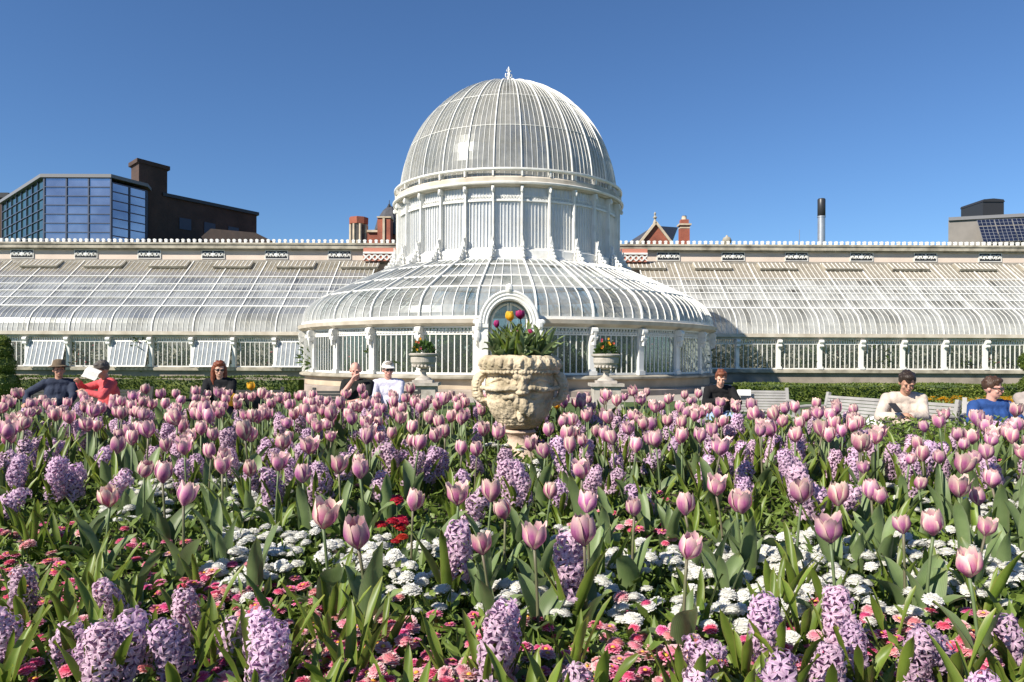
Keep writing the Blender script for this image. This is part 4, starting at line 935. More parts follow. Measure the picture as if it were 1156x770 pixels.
    if glasses:
        b = MB()
        for s in (-1,1): b.ell(H(s*.033,-.098,.004), (.027,.008,.021), 10, RH); b.bar(H(s*.058,-.09,.01), H(s*.08,.0,.008), .006,.008)
        b.bar(H(-.01,-.105,.01), H(.01,-.105,.01), .006,.008); b.build('sunglasses', M['dark'], t, True)
    if hat:
        b = MB(); kind, hc_ = hat
        if kind == 'brim': pr = [(0,.165),(.05,.16),(.082,.14),(.095,.08),(.10,.062),(.165,.045),(.172,.05),(.105,.075)]
        else: pr = [(0,.135),(.045,.128),(.08,.098),(.096,.05),(.098,.035)]
        n = 24; vs = []; fs = []
        for i in range(n):
            a = 2*pi*i/n
            for r_, z in pr: vs.append(H(r_*sin(a)*.93, .01-r_*cos(a)*1.08, z))
        for i in range(n):
            for q in range(len(pr)-1): fs.append((i*len(pr)+q, ((i+1)%n)*len(pr)+q, ((i+1)%n)*len(pr)+q+1, i*len(pr)+q+1))
        b.add(vs, fs)
        if kind == 'cap': b.grid(lambda u, v: H((u-.5)*.15, -.088-.075*v*(1-(2*u-1)**2*.5), .052-.022*v), 8, 4)
        o = b.build('hat', cloth('hat_fabric', hc_), t, True); md = o.modifiers.new('thick', 'SOLIDIFY'); md.thickness = .006
    return t
pp = person
pp(66, 11.4, 'man in a brown brimmed hat and navy jacket on the leftmost bench', rz=.45, lean=-.05, yaw=.25, skin_='skin2', top=(.035,.045,.075), hat=('brim',(.16,.12,.08)), hands=((-.42,-.05,.66),(.16,-.36,.62)), hair=(.05,.04,.03), zoff=-.02)
pp(121, 11.2, 'person in a coral jacket reading a white newspaper on the leftmost bench', rz=-.75, lean=.12, nod=.28, skin_='skin2', top=(.62,.10,.11), hat=('cap',(.12,.105,.09)), hands=((-.10,-.36,.98),(.14,-.33,.84)), hair=(.10,.09,.08))
pp(248, 11.5, 'woman with long auburn hair, sunglasses and a black jacket', rz=.15, lean=.08, yaw=.35, nod=.1, top=(.014,.015,.017), hair=(.22,.06,.025), hairstyle='long', glasses=True, skin_='skin1')
pp(403, 11.3, 'bald man in a black t-shirt resting his hand against his cheek', rz=-.3, lean=.10, yaw=.5, nod=.2, sleeves='short', top=(.015,.017,.016), hands=((.04,-.20,1.02),(.10,-.34,.70)), hint=((-.45,-.4,-1),(1,.3,-.6)), hairstyle='bald', skin_='skin3', girth=1.1)
pp(438, 11.3, 'woman in a white cap and pale lilac blouse beside the bald man', rz=.05, lean=.05, yaw=.35, top=(.62,.60,.70), hat=('cap',(.78,.76,.70)), hair=(.35,.30,.25), glasses=True, skin_='skin3')
pp(812, 12.0, 'auburn-haired person in a black hoodie and light blue jeans with clasped hands', rz=-.1, lean=.26, yaw=-.1, nod=.22, top=(.012,.012,.013), legs=(.30,.40,.58), hair=(.20,.065,.03), hands=((-.05,-.38,.80),(.05,-.38,.80)), hint=((-1,.2,-.5),(1,.2,-.5)), zoff=-.09)
pp(1020, 8.55, 'man in a cream sweater and black trousers looking at his phone, legs crossed', rz=-.15, lean=.18, yaw=-.15, nod=.38, top=(.60,.50,.42), legs=(.014,.014,.016), hair=(.035,.022,.015), hands=((-.15,-.36,.78),(-.06,-.38,.78)), cross=True, skin_='skin2', girth=1.0, zoff=-.05)
pp(1122, 8.55, 'man in a blue polo shirt and sunglasses at the right edge, turning his head', rz=.12, lean=.02, yaw=.55, nod=.1, sleeves='short', top=(.028,.075,.24), legs=(.16,.21,.30), hair=(.07,.035,.02), hands=((-.24,-.26,.60),(.26,-.26,.60)), glasses=True, skin_='skin3', girth=1.1, zoff=-.14)
pp(1172, 8.8, 'person in a grey-beige top cut off by the right edge of the frame', rz=-.1, lean=.05, top=(.38,.33,.30), hair=(.08,.05,.03), zoff=-.06)
# what they hold
t = thing('newspaper', 'open white newspaper held up by the person in coral', 'newspaper', (X(100,10.85), 10.85, 1.13), -.5)
b = MB(); b.grid(lambda u, v: ((u-.5)*.30, .05*abs(u-.5)*2 + .01*sin(7*v), (v-.5)*.17+.05*(u-.5)), 10, 6); o = b.build('sheet', paint('newsprint', (.60,.59,.56), (.48,.47,.45), 30, .8), t); o.modifiers.new('th','SOLIDIFY').thickness = .003
t.rotation_euler = (-.5, .35, -.5)
o = tag(MB().box(-.04,.04,-.075,.075,-.005,.005).build('phone', M['dark'], None, False, (X(1011,8.1), 8.1, .83)), 'dark mobile phone held by the man in the cream sweater', 'phone'); o.rotation_euler = (.6, 0, .1)
def soft(name, c, r, mat, lab, cat, rot=0, seed=0):
    b = MB(); rs = random.Random(seed); b.ell((0,0,r[2]), r, 14)
    for i in range(14): v = rvec(rs); b.ell((v.x*r[0]*.75, v.y*r[1]*.75, r[2]+v.z*r[2]*.7), rs.uniform(.3,.5)*min(r), 8)
    me = voxel(b, .012, name, 2); me.materials.append(mat); return tag(link(name, me, None, c, (0,0,rot)), lab, cat)
soft('carrier_bag', (X(991,8.7), 8.7, .436), (.17,.13,.13), cloth('white_plastic', (.75,.75,.76)), 'crumpled white bag on the bench beside the man in the cream sweater', 'bag', .3, 3)
soft('handbag', (X(262,11.2), 11.15, .62), (.13,.07,.10), cloth('mustard_bag', (.62,.33,.03)), 'mustard yellow bag on the lap of the auburn-haired woman', 'bag', .4, 4)
soft('dark_coat', (X(281,11.7), 11.65, .436), (.24,.16,.18), cloth('coat_black', (.015,.015,.018)), 'dark coat heaped on the bench beside the auburn-haired woman', 'coat', .1, 6)
tag(MB().box(-.11,.11,-.004,.004,-.05,.05).build('white_notice', paint('white_paper', (.80,.80,.79)), None, False, (X(844,12.4), 12.58, .79)), 'blank white card fixed on the backrest of the bench beside the hoodie wearer', 'card').rotation_euler = (-.2, 0, radians(-8))
# ------------------------------------------------------------------ flowers of the bed
M['tulip'] = petal('tulip_petal', (.60,.27,.37), (.36,.065,.24), (.84,.66,.52), .028, .3, .2, (.02,.55), feather=True)
M['tulip_y'] = petal('yellow_tulip_petal', (.80,.48,.02), (.78,.36,.02), (.85,.62,.08), .006, .3, .1)
M['tulip_m'] = petal('magenta_tulip_petal', (.36,.015,.12), (.22,.01,.07), (.45,.05,.18), .01, .25, .1)
M['hyac'] = petal('hyacinth_petal', (.66,.46,.58), (.47,.28,.45), (.80,.66,.73), .025, .3, .16, (.0,.5))
M['d_white'] = petal('white_daisy_petal', (.84,.83,.79), (.80,.79,.72), (.85,.84,.82), .004, .45, .04)
M['d_rose'] = petal('rose_daisy_petal', (.82,.20,.36), (.66,.07,.19), (.86,.50,.60), .018, .4, .15)
M['d_pale'] = petal('pale_pink_daisy_petal', (.84,.47,.49), (.75,.25,.31), (.86,.72,.68), .02, .4, .12)
M['d_red'] = petal('red_petal_double', (.42,.012,.02), (.28,.005,.012), (.50,.03,.03), .01, .2, .15)
M['d_purple'] = petal('dark_violet_petal', (.05,.018,.10), (.03,.01,.06), (.10,.05,.16), .01, .2, .15)
M['d_eye'] = paint('daisy_eye', (.70,.42,.05), (.5,.22,.03), 200, .8)
M['t_leaf'] = foliage('tulip_leaf', (.15,.22,.08), (.23,.31,.125), .48, .3, 14, (.20,.25,.12), rnd=.22)
M['h_leaf'] = foliage('hyacinth_leaf', (.145,.22,.028), (.24,.32,.055), .42, .38, 14, (.26,.28,.06), rnd=.25)
M['d_leaf'] = foliage('daisy_leaf', (.09,.15,.022), (.19,.26,.05), .5, .25, 25, rnd=.25)
M['t_stem'] = foliage('stem', (.10,.15,.06), (.15,.19,.08), .5, .1, 20, rnd=.15)
M['t_stem2'] = foliage('flower_stem_red', (.13,.10,.07), (.14,.16,.07), .5, .1, 20, rnd=.15)

def petal_surf(b, a, r0, rmid, rtop, h, wmax, tipr, rr, m=0, nu=5, nv=8):
    tw = rr.uniform(-.12,.12); fl = rr.uniform(-.12,.12); wv = rr.uniform(0, 6)
    def pt(u, v):
        s_ = 2*u-1; wd = wmax*sin(pi*min(1, v*.79+.12))**.55
        if v < .5: q = v/.5; r_ = r0+(rmid-r0)*sin(q*pi/2)
        else: q = (v-.5)/.5; r_ = rmid+(rtop-rmid)*q*q + tipr*max(0,q-.6)
        r_ *= 1 + fl*v; ang = a + tw*v + s_*wd/max(r_, .6*rmid)*.95
        r_ *= (1 - .10*s_*s_*(1-v*.6)) + .02*sin(wv+9*s_*v)
        z = h*(v - .10*v*v*s_*s_ + .045*sin(wv*2+6*s_)*v**4)
        return (r_*sin(ang), -r_*cos(ang), z)
    b.grid(pt, nu, nv, m, lambda u, v: (v, min(1, abs(2*u-1)), 0))
def tulip_bloom(seed, op, h=.064, mat='tulip', rs=1.0):
    rr = random.Random(seed); b = MB()
    for k in range(6):
        inner = k % 2; a = k*pi/3 + rr.uniform(-.12,.12)
        petal_surf(b, a, .005, (.0225 if inner else .0265)*rs*(1+.15*op), ((.017 if inner else .019)+op*rr.uniform(.012,.022))*rs, h*(1.0 if inner else .96)*rr.uniform(.92,1.06), .0225*rs, op*.012*rr.uniform(.2,1.6), rr)
    return b.mesh('flower', M[mat], True)
TB = [tulip_bloom(i, op) for i, op in enumerate((.0,.1,.2,.3,.5,.15,.75,.05))]
TBm = [tulip_bloom(20+i, op, .056) for i, op in enumerate((.0,.1))]
TBY = [tulip_bloom(40, .25, .058, 'tulip_y'), tulip_bloom(41, .0, .045, 'tulip_y', .6)]; TBM = [tulip_bloom(50, .15, .055, 'tulip_m'), tulip_bloom(51, .0, .040, 'tulip_m', .55)]
def stem_mesh(seed, h, r=.0036, mat='t_stem'):
    rr = random.Random(seed); dx, dy = rr.uniform(-.02,.02), rr.uniform(-.02,.02)
    pts = [(dx*t*t, dy*t*t, h*t) for t in (0,.2,.4,.6,.8,1)]; b = MB(); b.tube(pts, [r*1.2,r*1.15,r*1.1,r,r,r*1.05], 7)
    return b.mesh('stem', M[mat], True), Vector((dx, dy, h)), Vector((2*dx, 2*dy, h))
def strap(seed, L, W_, bend, mat, fold=.3, base=.55, nm='leaf', twist=.5, tip=2.2):
    rr = random.Random(seed); b = MB(); sw = rr.uniform(-.25,.25); tw = rr.uniform(-twist, twist); wav = rr.uniform(0,6)
    pts = []; p = Vector((0,-.004,0)); ang = rr.uniform(.05,.25); n = 9
    for i in range(n+1):
        pts.append((p.copy(), ang)); ang += bend*(.4+i/n*1.2)/n; p = p + Vector((sw*L/n*.5, -sin(ang), 0))*0 + Vector((sw*(i/n)*L/n, -sin(ang)*L/n, cos(ang)*L/n))
    def pt(u, v):
        f = v*n; i = min(n-1, int(f)); q = f-i; c = pts[i][0].lerp(pts[i+1][0], q); an = pts[i][1]*(1-q)+pts[i+1][1]*q
        s_ = 2*u-1; wd = W_/2*(base + (1-base)*sin(min(1, v/.45)*pi/2))*(1-max(0,(v-.45)/.55)**tip)**.75
        nn = Vector((0, cos(an), sin(an))); sd = Vector((1,0,0)); t_ = tw*v; sd, nn = sd*cos(t_)+nn*sin(t_), nn*cos(t_)-sd*sin(t_)
        return c + sd*s_*wd + nn*(fold*wd*s_*s_ + .004*sin(wav+v*9)*s_)
    b.grid(pt, 4, n, 0, lambda u, v: (v, abs(2*u-1), 0)); return b.mesh(nm, M[mat], True)
TL = [strap(i, L, w_, bd, 't_leaf', .45, .6) for i, (L, w_, bd) in enumerate(((.22,.055,.5),(.19,.062,.9),(.24,.045,.35),(.17,.058,1.2),(.21,.040,.7),(.15,.066,1.45)))]
HL = [strap(20+i, L, w_, bd, 'h_leaf', .5, .8, tip=3.2) for i, (L, w_, bd) in enumerate(((.22,.024,.25),(.19,.027,.5),(.24,.022,.4),(.17,.026,.75),(.20,.020,.15)))]
TS = [stem_mesh(i, h, .0036, mt) for i, (h, mt) in enumerate(((.235,'t_stem'),(.245,'t_stem'),(.225,'t_stem2'),(.24,'t_stem2')))]
NT = [0]
def tulip(x, y, z, s=1.0, label=None, grp=None, blooms=None, rr=R, leaves=None, hs=1.0, name='tulip'):
    NT[0] += 1
    t = thing(name, label, 'tulip', (x, y, z-.004), rr.uniform(0, 6.28), grp); t.scale = (s, s, s*hs)
    sm, top, td = rr.choice(TS); link('stem', sm, t)
    f = link('flower', rr.choice(blooms or TB), t, top, (rr.gauss(0,.13), rr.gauss(0,.13), rr.uniform(0, 6.28)))
    q = rr.uniform(.9,1.1)*(.8 if rr.random() < .1 else 1); f.scale = (q, q, q*rr.uniform(.92,1.06)/hs**.7)
    n = leaves or rr.choice((2,3,3)); a0 = rr.uniform(0, 6.28)
    for i in range(n): link('leaf', rr.choice(TL), t, (0,0,.0), (0,0,a0+i*2*pi/n+rr.uniform(-.5,.5)), rr.uniform(.8,1.1))
    return t
def hyac_spike(seed, n=62, H_=.125, lean=0):
    rr = random.Random(seed); b = MB(); ga = 2.39996
    for i in range(n):
        f = (i+.5)/n; z = H_*(f**.95); a = i*ga + rr.uniform(-.25,.25); el = -.25 + .95*f**3 + rr.uniform(-.22,.22)
        out = Vector((cos(a)*cos(el), sin(a)*cos(el), sin(el))); prof_ = (.55+.45*sin(min(1,(1-f)*2.6)*pi/2))*(.8+.2*sin(min(1,f*5)*pi/2))
        c0 = Vector((cos(a)*.006 + lean*f*f, sin(a)*.006, z+.008)); c1 = c0 + out*.022*prof_*rr.uniform(.7,1.25)
        s1 = out.orthogonal().normalized(); s2 = out.cross(s1); sz = .0175*(.65+.35*prof_)*rr.uniform(.8,1.12)
        b.tube([c0, c1], [.0028,.0042], 5, 0, False)
        k0 = rr.uniform(0, 1)
        for k in range(6):
            an = k0 + k*pi/3; d = s1*cos(an)+s2*sin(an); e = -s1*sin(an)+s2*cos(an); w_ = sz*.21; d = (d + out*rr.uniform(-.35,.45)).normalized()
            rows = [(c1 + d*.003, .6), (c1 + d*sz*.5 + out*.0025, 1.0), (c1 + d*sz*.92 - out*.001, .75), (c1 + d*sz*1.1 - out*.006, .15)]
            vs = []; cs = []
            for j, (p, wf) in enumerate(rows):
                for s_ in (-1,0,1): vs.append(p + e*s_*w_*wf - out*.0008*(1-abs(s_))); cs.append((.2+.1*j, .15 if s_ == 0 else .75, 0))
            b.add(vs, [(j*3+q, j*3+q+1, j*3+q+4, j*3+q+3) for j in range(3) for q in (0,1)], 0, cs)
    return b.mesh('flower_spike', M['hyac'], True)
HS = [hyac_spike(i, n, H_, (0,.02,0,.03,-.03,.01)[i]) for i, (n, H_) in enumerate(((46,.118),(34,.085),(50,.13),(30,.08),(38,.10),(26,.075)))]
HST = [stem_mesh(30+i, .10, .006, 't_stem') for i in range(2)]
def hyacinth(x, y, z, s=1.0, label=None, grp=None, rr=R, tilt=.2, nl=None, v=None, name='hyacinth'):
    t = thing(name, label, 'hyacinth', (x, y, z-.004), rr.uniform(0, 6.28), grp); t.scale = (s,)*3
    sm, top, td = rr.choice(HST); link('stem', sm, t)
    link('flower_spike', HS[v] if v is not None else rr.choice(HS), t, top*.82, (rr.uniform(-tilt,tilt), rr.uniform(-tilt,tilt), rr.uniform(0,6.28)), rr.uniform(.9,1.1))
    n = nl or rr.choice((4,5,6)); a0 = rr.uniform(0,6.28)
    for i in range(n): link('leaf', rr.choice(HL), t, (0,0,0), (0,0,a0+i*2*pi/n+rr.uniform(-.5,.5)), rr.uniform(.75,1.1))
    return t
def daisy_head(seed, mat, r_=.021, eye=False, stem=.075, full=True):
    rr = random.Random(seed); b = MB(); z0 = stem; tx, ty = rr.uniform(-.25,.25), rr.uniform(-.25,.25)
    RM = Matrix.Rotation(tx,3,'X') @ Matrix.Rotation(ty,3,'Y'); C0 = Vector((rr.uniform(-.01,.01), rr.uniform(-.01,.01), z0))
    layers = [(-.05,1.0,22),(.14,.97,22),(.30,.9,20),(.5,.72,16),(.8,.5,11),(1.2,.3,7)] if full else [(.0,1.0,20),(.2,.92,20),(.42,.80,18)]
    for el, q, n in layers:
        k0 = rr.uniform(0,1)
        for k in range(n):
            a = k0 + 2*pi*k/n; e2 = el + rr.uniform(-.12,.12); d = Vector((cos(a)*cos(e2), sin(a)*cos(e2), sin(e2))); e = Vector((-sin(a), cos(a), 0))
            L = r_*(q if not full else (1-.40*el/1.2))*rr.uniform(.9,1.08); w_ = r_*.17*(1 if el < .6 else .8); up = Vector((0,0,1))
            vs = [d*L*.25 - e*w_*.5, d*L*.25 + e*w_*.5, d*L*.75 + e*w_ + up*r_*.06, d*L*.75 - e*w_ + up*r_*.06, d*L*1.0 + e*w_*.5, d*L*1.0 - e*w_*.5]
            b.add([C0 + RM @ v for v in vs], [(0,1,2,3),(3,2,4,5)], 0, [(.1,.1,0),(.1,.1,0),(.5,.6,0),(.5,.6,0),(1,.9,0),(1,.9,0)])
    b.ell(C0 + RM @ Vector((0,0,-.004)), (r_*.5,r_*.5,r_*.25), 8, RM, 1)
    if full: b.ell(C0 + RM @ Vector((0,0,r_*.08)), (r_*.84,r_*.84,r_*.40), 12, RM, 3)
    if not full or eye: b.ell(C0 + RM @ Vector((0,0,r_*(.22 if not full else .9))), (r_*.26,r_*.26,r_*.16), 9, RM, 2)
    b.tube([(0,0,0), C0*.5+Vector((0,0,.0)), C0], [.0016,.0015,.0014], 5, 1)
    return b.mesh('flower', [M[mat], M['t_stem'], M['d_eye'], M[mat]], False)
DW = [daisy_head(i, 'd_white', .0195*f) for i, f in enumerate((1,1.08,.9,1.0))]
DR = [daisy_head(10+i, 'd_rose', .0155*f, False, .065, full) for i, (f, full) in enumerate(((1,True),(1.1,False),(.9,True),(1.0,False)))]
DP_ = [daisy_head(20+i, 'd_pale', .0165*f, False, .07, full) for i, (f, full) in enumerate(((1,False),(1.1,True),(.9,True)))]
DRED = [daisy_head(30+i, 'd_red', .020, False, .12) for i in range(2)]; DPU = [daisy_head(34, 'd_purple', .02, False, .12, False)]
def rosette(seed):
    rr = random.Random(seed); b = MB()
    for i in range(26):
        a = rr.uniform(0,6.28); L = rr.uniform(.035,.065); el = rr.uniform(.1,.9); d = Vector((cos(a)*cos(el), sin(a)*cos(el), sin(el))); e = Vector((-sin(a),cos(a),0)); o = Vector((cos(a),sin(a),0))*rr.uniform(0,.03); w_ = L*.20; dn = Vector((0,0,-.25*L))
        vs = [o - e*w_*.3, o + e*w_*.3, o + d*L*.65 + e*w_, o + d*L*.65 - e*w_, o + d*L + dn + e*w_*.5, o + d*L + dn - e*w_*.5]
        b.add(vs, [(0,1,2,3),(3,2,4,5)])
    return b.mesh('foliage', M['d_leaf'])
RO = [rosette(i) for i in range(4)]
def daisy_plant(x, y, z, heads, n, label, grp, name='daisy_plant', cat='daisies', spread=.06, rr=R):
    t = thing(name, label, cat, (x, y, z-.002), rr.uniform(0,6.28), grp); link('foliage', rr.choice(RO), t, None, None, rr.uniform(.85,1.25))
    pts = []
    for _ in range(n*8):
        if len(pts) >= n: break
        a, q = rr.uniform(0,6.28), spread*sqrt(rr.random()); p = (q*cos(a), q*sin(a))
        if all((p[0]-o[0])**2+(p[1]-o[1])**2 > .031**2 for o in pts): pts.append(p)
    for p in pts: s_ = rr.uniform(.82,1.12); link('flower', rr.choice(heads), t, (p[0], p[1], 0), (rr.uniform(-.12,.12), rr.uniform(-.12,.12), rr.uniform(0,6.28)), (s_, s_, s_*rr.uniform(.8,1.2)))
    return t
def at(px, py, h):              # ground point whose flower of height h shows at this place of the photo
    d = 2.0
    for _ in range(40): d = .5*d + .5*max(.7, min(6.2, (HC - bed_h(0, max(1.2,d)) - h)*F/max(8, py-405)))
    return X(px, d), d
def gz(x, y): return bed_h(x, y)

placed = []                     # (x, y) of tall flowers
# tulips seen one by one in the photograph
UNIQ = {(946,589):'pale pink tulip standing alone above white daisies, right of middle front', (1108,616):'pink and cream tulip nearest the viewer at the right, lowest of the tulips there',
 (772,601):'pink tulip standing lowest of those just right of the urn', (609,588):'pink tulip with cream tips just below the urn pedestal, nearest the viewer', (555,579):'pink tulip just left of and below the urn pedestal',
 (417,588):'pale pink tulip beside the red flowers, left of the middle', (373,573):'pink tulip with mauve streaks left of the bunch of red flowers', (208,552):'deep pink tulip lowest of the three near tulips at left',
 (163,516):'pale pink tulip, upper left of the three near tulips at left', (188,529):'orange-pink tulip, middle of the three near tulips at left', (119,547):'dull red-pink tulip at left beside rose daisies',
 (1046,577):'mauve and cream tulip, larger of the near pair at right', (1023,570):'smaller tulip of the near mauve pair at right', (1101,564):'cream-tipped pink tulip directly behind the lowest tulip at the right'}
TUL = [(126,498),(163,516),(188,529),(208,552),(119,547),(183,490),(211,498),(236,497),(252,520),(259,500),(283,511),(220,482),(132,477),(21,443),(8,454),(45,456),(93,442),
 (312,517),(347,522),(386,516),(414,524),(465,545),(515,547),(555,579),(570,557),(373,573),(417,588),(519,493),(536,494),(551,482),(563,485),(448,478),(430,480),(464,484),(496,484),
 (604,492),(612,497),(618,481),(639,478),(663,489),(642,500),(683,484),(694,489),(712,478),(740,484),(655,520),(615,534),(667,558),(714,557),(784,548),(818,532),(845,550),(771,480),(789,484),(808,481),
 (663,582),(772,601),(609,588),(969,510),(940,547),(899,548),(988,539),(1003,541),(1045,501),(1044,525),(1066,510),(1087,519),(1110,534),(1091,540),(1101,564),(1023,570),(1046,577),(1131,525),(1123,499),(1097,499),(1082,491),(1040,491),(1022,504),
 (946,589),(1108,616),(550,540),(838,546),(20,478),(330,480),(286,478),(950,480),(905,470),(1150,500),(1140,474),(372,478),(410,505)]
for px, py in TUL:
    x, y = at(px, py, .275); placed.append((x, y, .06))
    lab = UNIQ.get((px, py)) or ('pink and cream tulip with mauve streaks in the front half of the bed' if y < 2.7 else 'pink and cream tulip among hyacinths in the middle of the bed')
    near = (px, py) in UNIQ
    tulip(x, y, gz(x, y), R.uniform(.84,1.0), lab, None if near else ('tulips in the front half of the bed' if y < 2.7 else 'tulips in the middle of the bed'), leaves=3 if y < 2.4 else None)
# hyacinths
HUQ = {(510,633):'upright lilac hyacinth standing alone, left of the urn, front of the bed', (645,654):'tall lilac hyacinth, right of the urn base and nearer', (115,712):'fat lilac hyacinth, largest of the front left cluster', (164,707):'lilac hyacinth at the right of the front left cluster',
 (87,707):'lilac hyacinth at the left of the front left cluster', (245,705):'leaning pale hyacinth in front, right of the front left cluster', (221,689):'small pale hyacinth behind the leaning one', (24,662):'broad lilac hyacinth at the left edge', (552,734):'leaning pale hyacinth at the bottom middle',
 (950,698):'mauve hyacinth, upper of the front right cluster', (975,734):'fat lilac hyacinth, lower of the front right cluster', (878,707):'round pale hyacinth left of the front right cluster', (1018,724):'lilac hyacinth just right of the front right cluster', (1150,710):'lilac hyacinth cut by the right edge of the frame', (785,749):'pale open hyacinth at the bottom right of the middle'}
HYA = [(15,492),(30,500),(63,480),(65,510),(85,477),(112,477),(143,467),(160,478),(44,521),(34,534),(5,532),(64,548),(83,545),(5,568),(70,495),(325,485),(341,487),(369,469),(326,516),(364,550),(369,490),(406,495),(436,506),(447,500),(456,532),(465,520),(473,506),(480,530),(497,526),(535,521),(567,532),(583,552),(530,570),
 (758,508),(736,521),(646,529),(588,552),(633,555),(736,562),(808,495),(827,480),(850,500),(829,519),(873,482),(873,513),(875,488),(869,512),(892,509),(860,498),(920,486),(942,504),(957,527),(986,514),(1016,522),(922,556),(931,566),(952,563),(942,467),(1121,483),(1141,483),(1112,480),(905,498),(885,495),
 (24,662),(9,713),(87,707),(115,712),(116,745),(164,707),(221,689),(245,705),(143,662),(203,737),(296,749),(96,765),(510,633),(552,734),(301,731),(359,553),(645,654),(566,719),(640,764),(775,735),(785,749),(799,734),(878,707),(950,698),(975,734),(1018,724),(1077,731),(1150,710),(877,755),(940,761),(1116,764),(912,566)]
for px, py in HYA:
    x, y = at(px, py, .135); placed.append((x, y, .05)); u = HUQ.get((px, py)); f = y < 1.75
    hyacinth(x, y, gz(x, y), 1.05 if (px, py) in ((510,633),(645,654)) else (.86 if u and y < 1.62 else R.uniform(.80,.92) if y < 1.62 else R.uniform(.98,1.12)), u or ('lilac hyacinth in the front rows among rose daisies' if f else 'lilac hyacinth between tulips further back in the bed'), None if u else ('hyacinths in the front rows' if f else 'hyacinths further back'),
             tilt=.12 if (px, py) in ((510,633),(645,654)) else .38, v={(510,633):0,(645,654):2}.get((px, py)), nl=6 if f else None)
# red and violet groups
for px, py in ((436,578),(449,576),(458,583),(443,590),(452,590)):
    x, y = at(px, py, .13); daisy_plant(x, y, gz(x, y), DRED, 2, 'dark red double flowers in a tight bunch, left of the middle', 'the bunch of dark red flowers', 'red_flower_plant', 'flowers', .025)
for px, py in ((640,486),(648,494),(634,500),(612,500)):
    x, y = at(px, py, .12); daisy_plant(x, y, gz(x, y), DPU, 5, 'dark violet flowers just right of the urn foot', 'dark violet flowers by the urn', 'violet_flower_plant', 'flowers', .05)
# fill: the crowded back of the bed
def ok(x, y, q):
    if (x-UX)**2 + (y-DU)**2 < .26**2: return False
    return all((x-a)**2+(y-c)**2 > (q*.5+s_*.5)**2 for a, c, s_ in placed)
cnt = 0; tries = 0
rf_ = random.Random(11)
ylim = lambda px: 3.75 if px > 1062 else 3.35 if px > 970 else 4.25 if px > 790 else 4.6 if px < 150 else 4.95
while NT[0] < 300 and tries < 60000:
    tries += 1
    y = 2.6 + 2.4*rf_.random()**.62; px = rf_.uniform(-30, 1190); x = X(px, y)
    if y > ylim(px): continue
    if abs(px-583) < 44 and y < DU and (y > 2.75 or abs(px-583) < 28): continue
    if ok(x, y, .10):
        placed.append((x, y, .10)); far = y > 4.2
        tulip(x, y, gz(x, y), rf_.uniform(.92,1.12), 'small-looking pink tulip in the packed rows at the back of the bed' if far else 'pink and cream tulip among hyacinths in the middle of the bed', 'tulips in the back rows' if far else 'tulips in the middle of the bed', rr=rf_, hs=rf_.uniform(.88,1.06))
nh = 0; tries = 0
while nh < 165 and tries < 40000:
    tries += 1; y = 2.5 + 2.3*rf_.random()**.8; px = rf_.uniform(-30, 1190); x = X(px, y)
    if y > ylim(px): continue
    if abs(px-583) < 46 and y < DU: continue
    if ok(x, y, .06):
        placed.append((x, y, .05)); nh += 1
        hyacinth(x, y, gz(x, y), rf_.uniform(.9,1.12), 'lilac hyacinth between tulips further back in the bed', 'hyacinths further back', rr=rf_)
# the rest of the tulips: beyond the frame's edges and in the farthest rows, as one mass
b = MB(); me_parts = [(m_, [tuple(v.co) for v in m_.vertices], [tuple(p.vertices) for p in m_.polygons]) for m_ in TB]
lf_parts = [([tuple(v.co) for v in m_.vertices], [tuple(p.vertices) for p in m_.polygons]) for m_ in TL]
pcs = [[tuple(c.color)[:3] for c in m_.attributes['pc'].data] for m_ in TB]; lcs = [[tuple(c.color)[:3] for c in m_.attributes['pc'].data] for m_ in TL]
n_ = 0; tries = 0
while n_ < 480 and tries < 160000:
    tries += 1; y = rf_.uniform(1.7, 5.4); x = rf_.uniform(-5.5, 5.5); px = 578 + x*F/y
    inside = -40 < px < 1196
    if inside and (y < 3.0 or y > ylim(px) or (abs(px-584) < 46 and y < DU)): continue
    if not ok(x, y, .07 if inside else .16): continue
    placed.append((x, y, .07 if inside else .16)); n_ += 1
    k = rf_.randrange(len(TB)); z = gz(x, y); h = rf_.uniform(.205,.245); mt = Matrix.Translation((x, y, z+h)) @ Matrix.Rotation(rf_.uniform(0,6.28),4,'Z') @ Matrix.Rotation(rf_.uniform(-.15,.15),4,'X')
    b.add([mt @ Vector(v) for v in me_parts[k][1]], me_parts[k][2], 0, pcs[k]); b.tube([(x,y,z),(x,y,z+h+.003)], .0038, 6, 1)
    for q in range(2):
        j = rf_.randrange(len(TL)); mt = Matrix.Translation((x, y, z)) @ Matrix.Rotation(rf_.uniform(0,6.28),4,'Z'); b.add([mt @ Vector(v) for v in lf_parts[j][0]], lf_parts[j][1], 2, lcs[j])
tag(b.build('tulips', [M['tulip'], M['t_stem'], M['t_leaf']], None, True), 'mass of further pink tulips filling the farthest rows of the bed', 'tulips', None, 'stuff')
for (px, py, lab) in ((543,447,'yellow tulip at the back of the bed left of the urn'),(281,437,'yellow tulip at the back of the bed right of the auburn-haired woman'),(631,455,'yellow-orange tulip half hidden behind the right side of the urn')):
    d = 5.0 if px != 631 else 4.6; x = X(px, d); z = gz(x, d); need = Z(py, d) - z - .03
    tulip(x, d, z, 1.0, lab, None, TBY[:1], hs=need/.24)
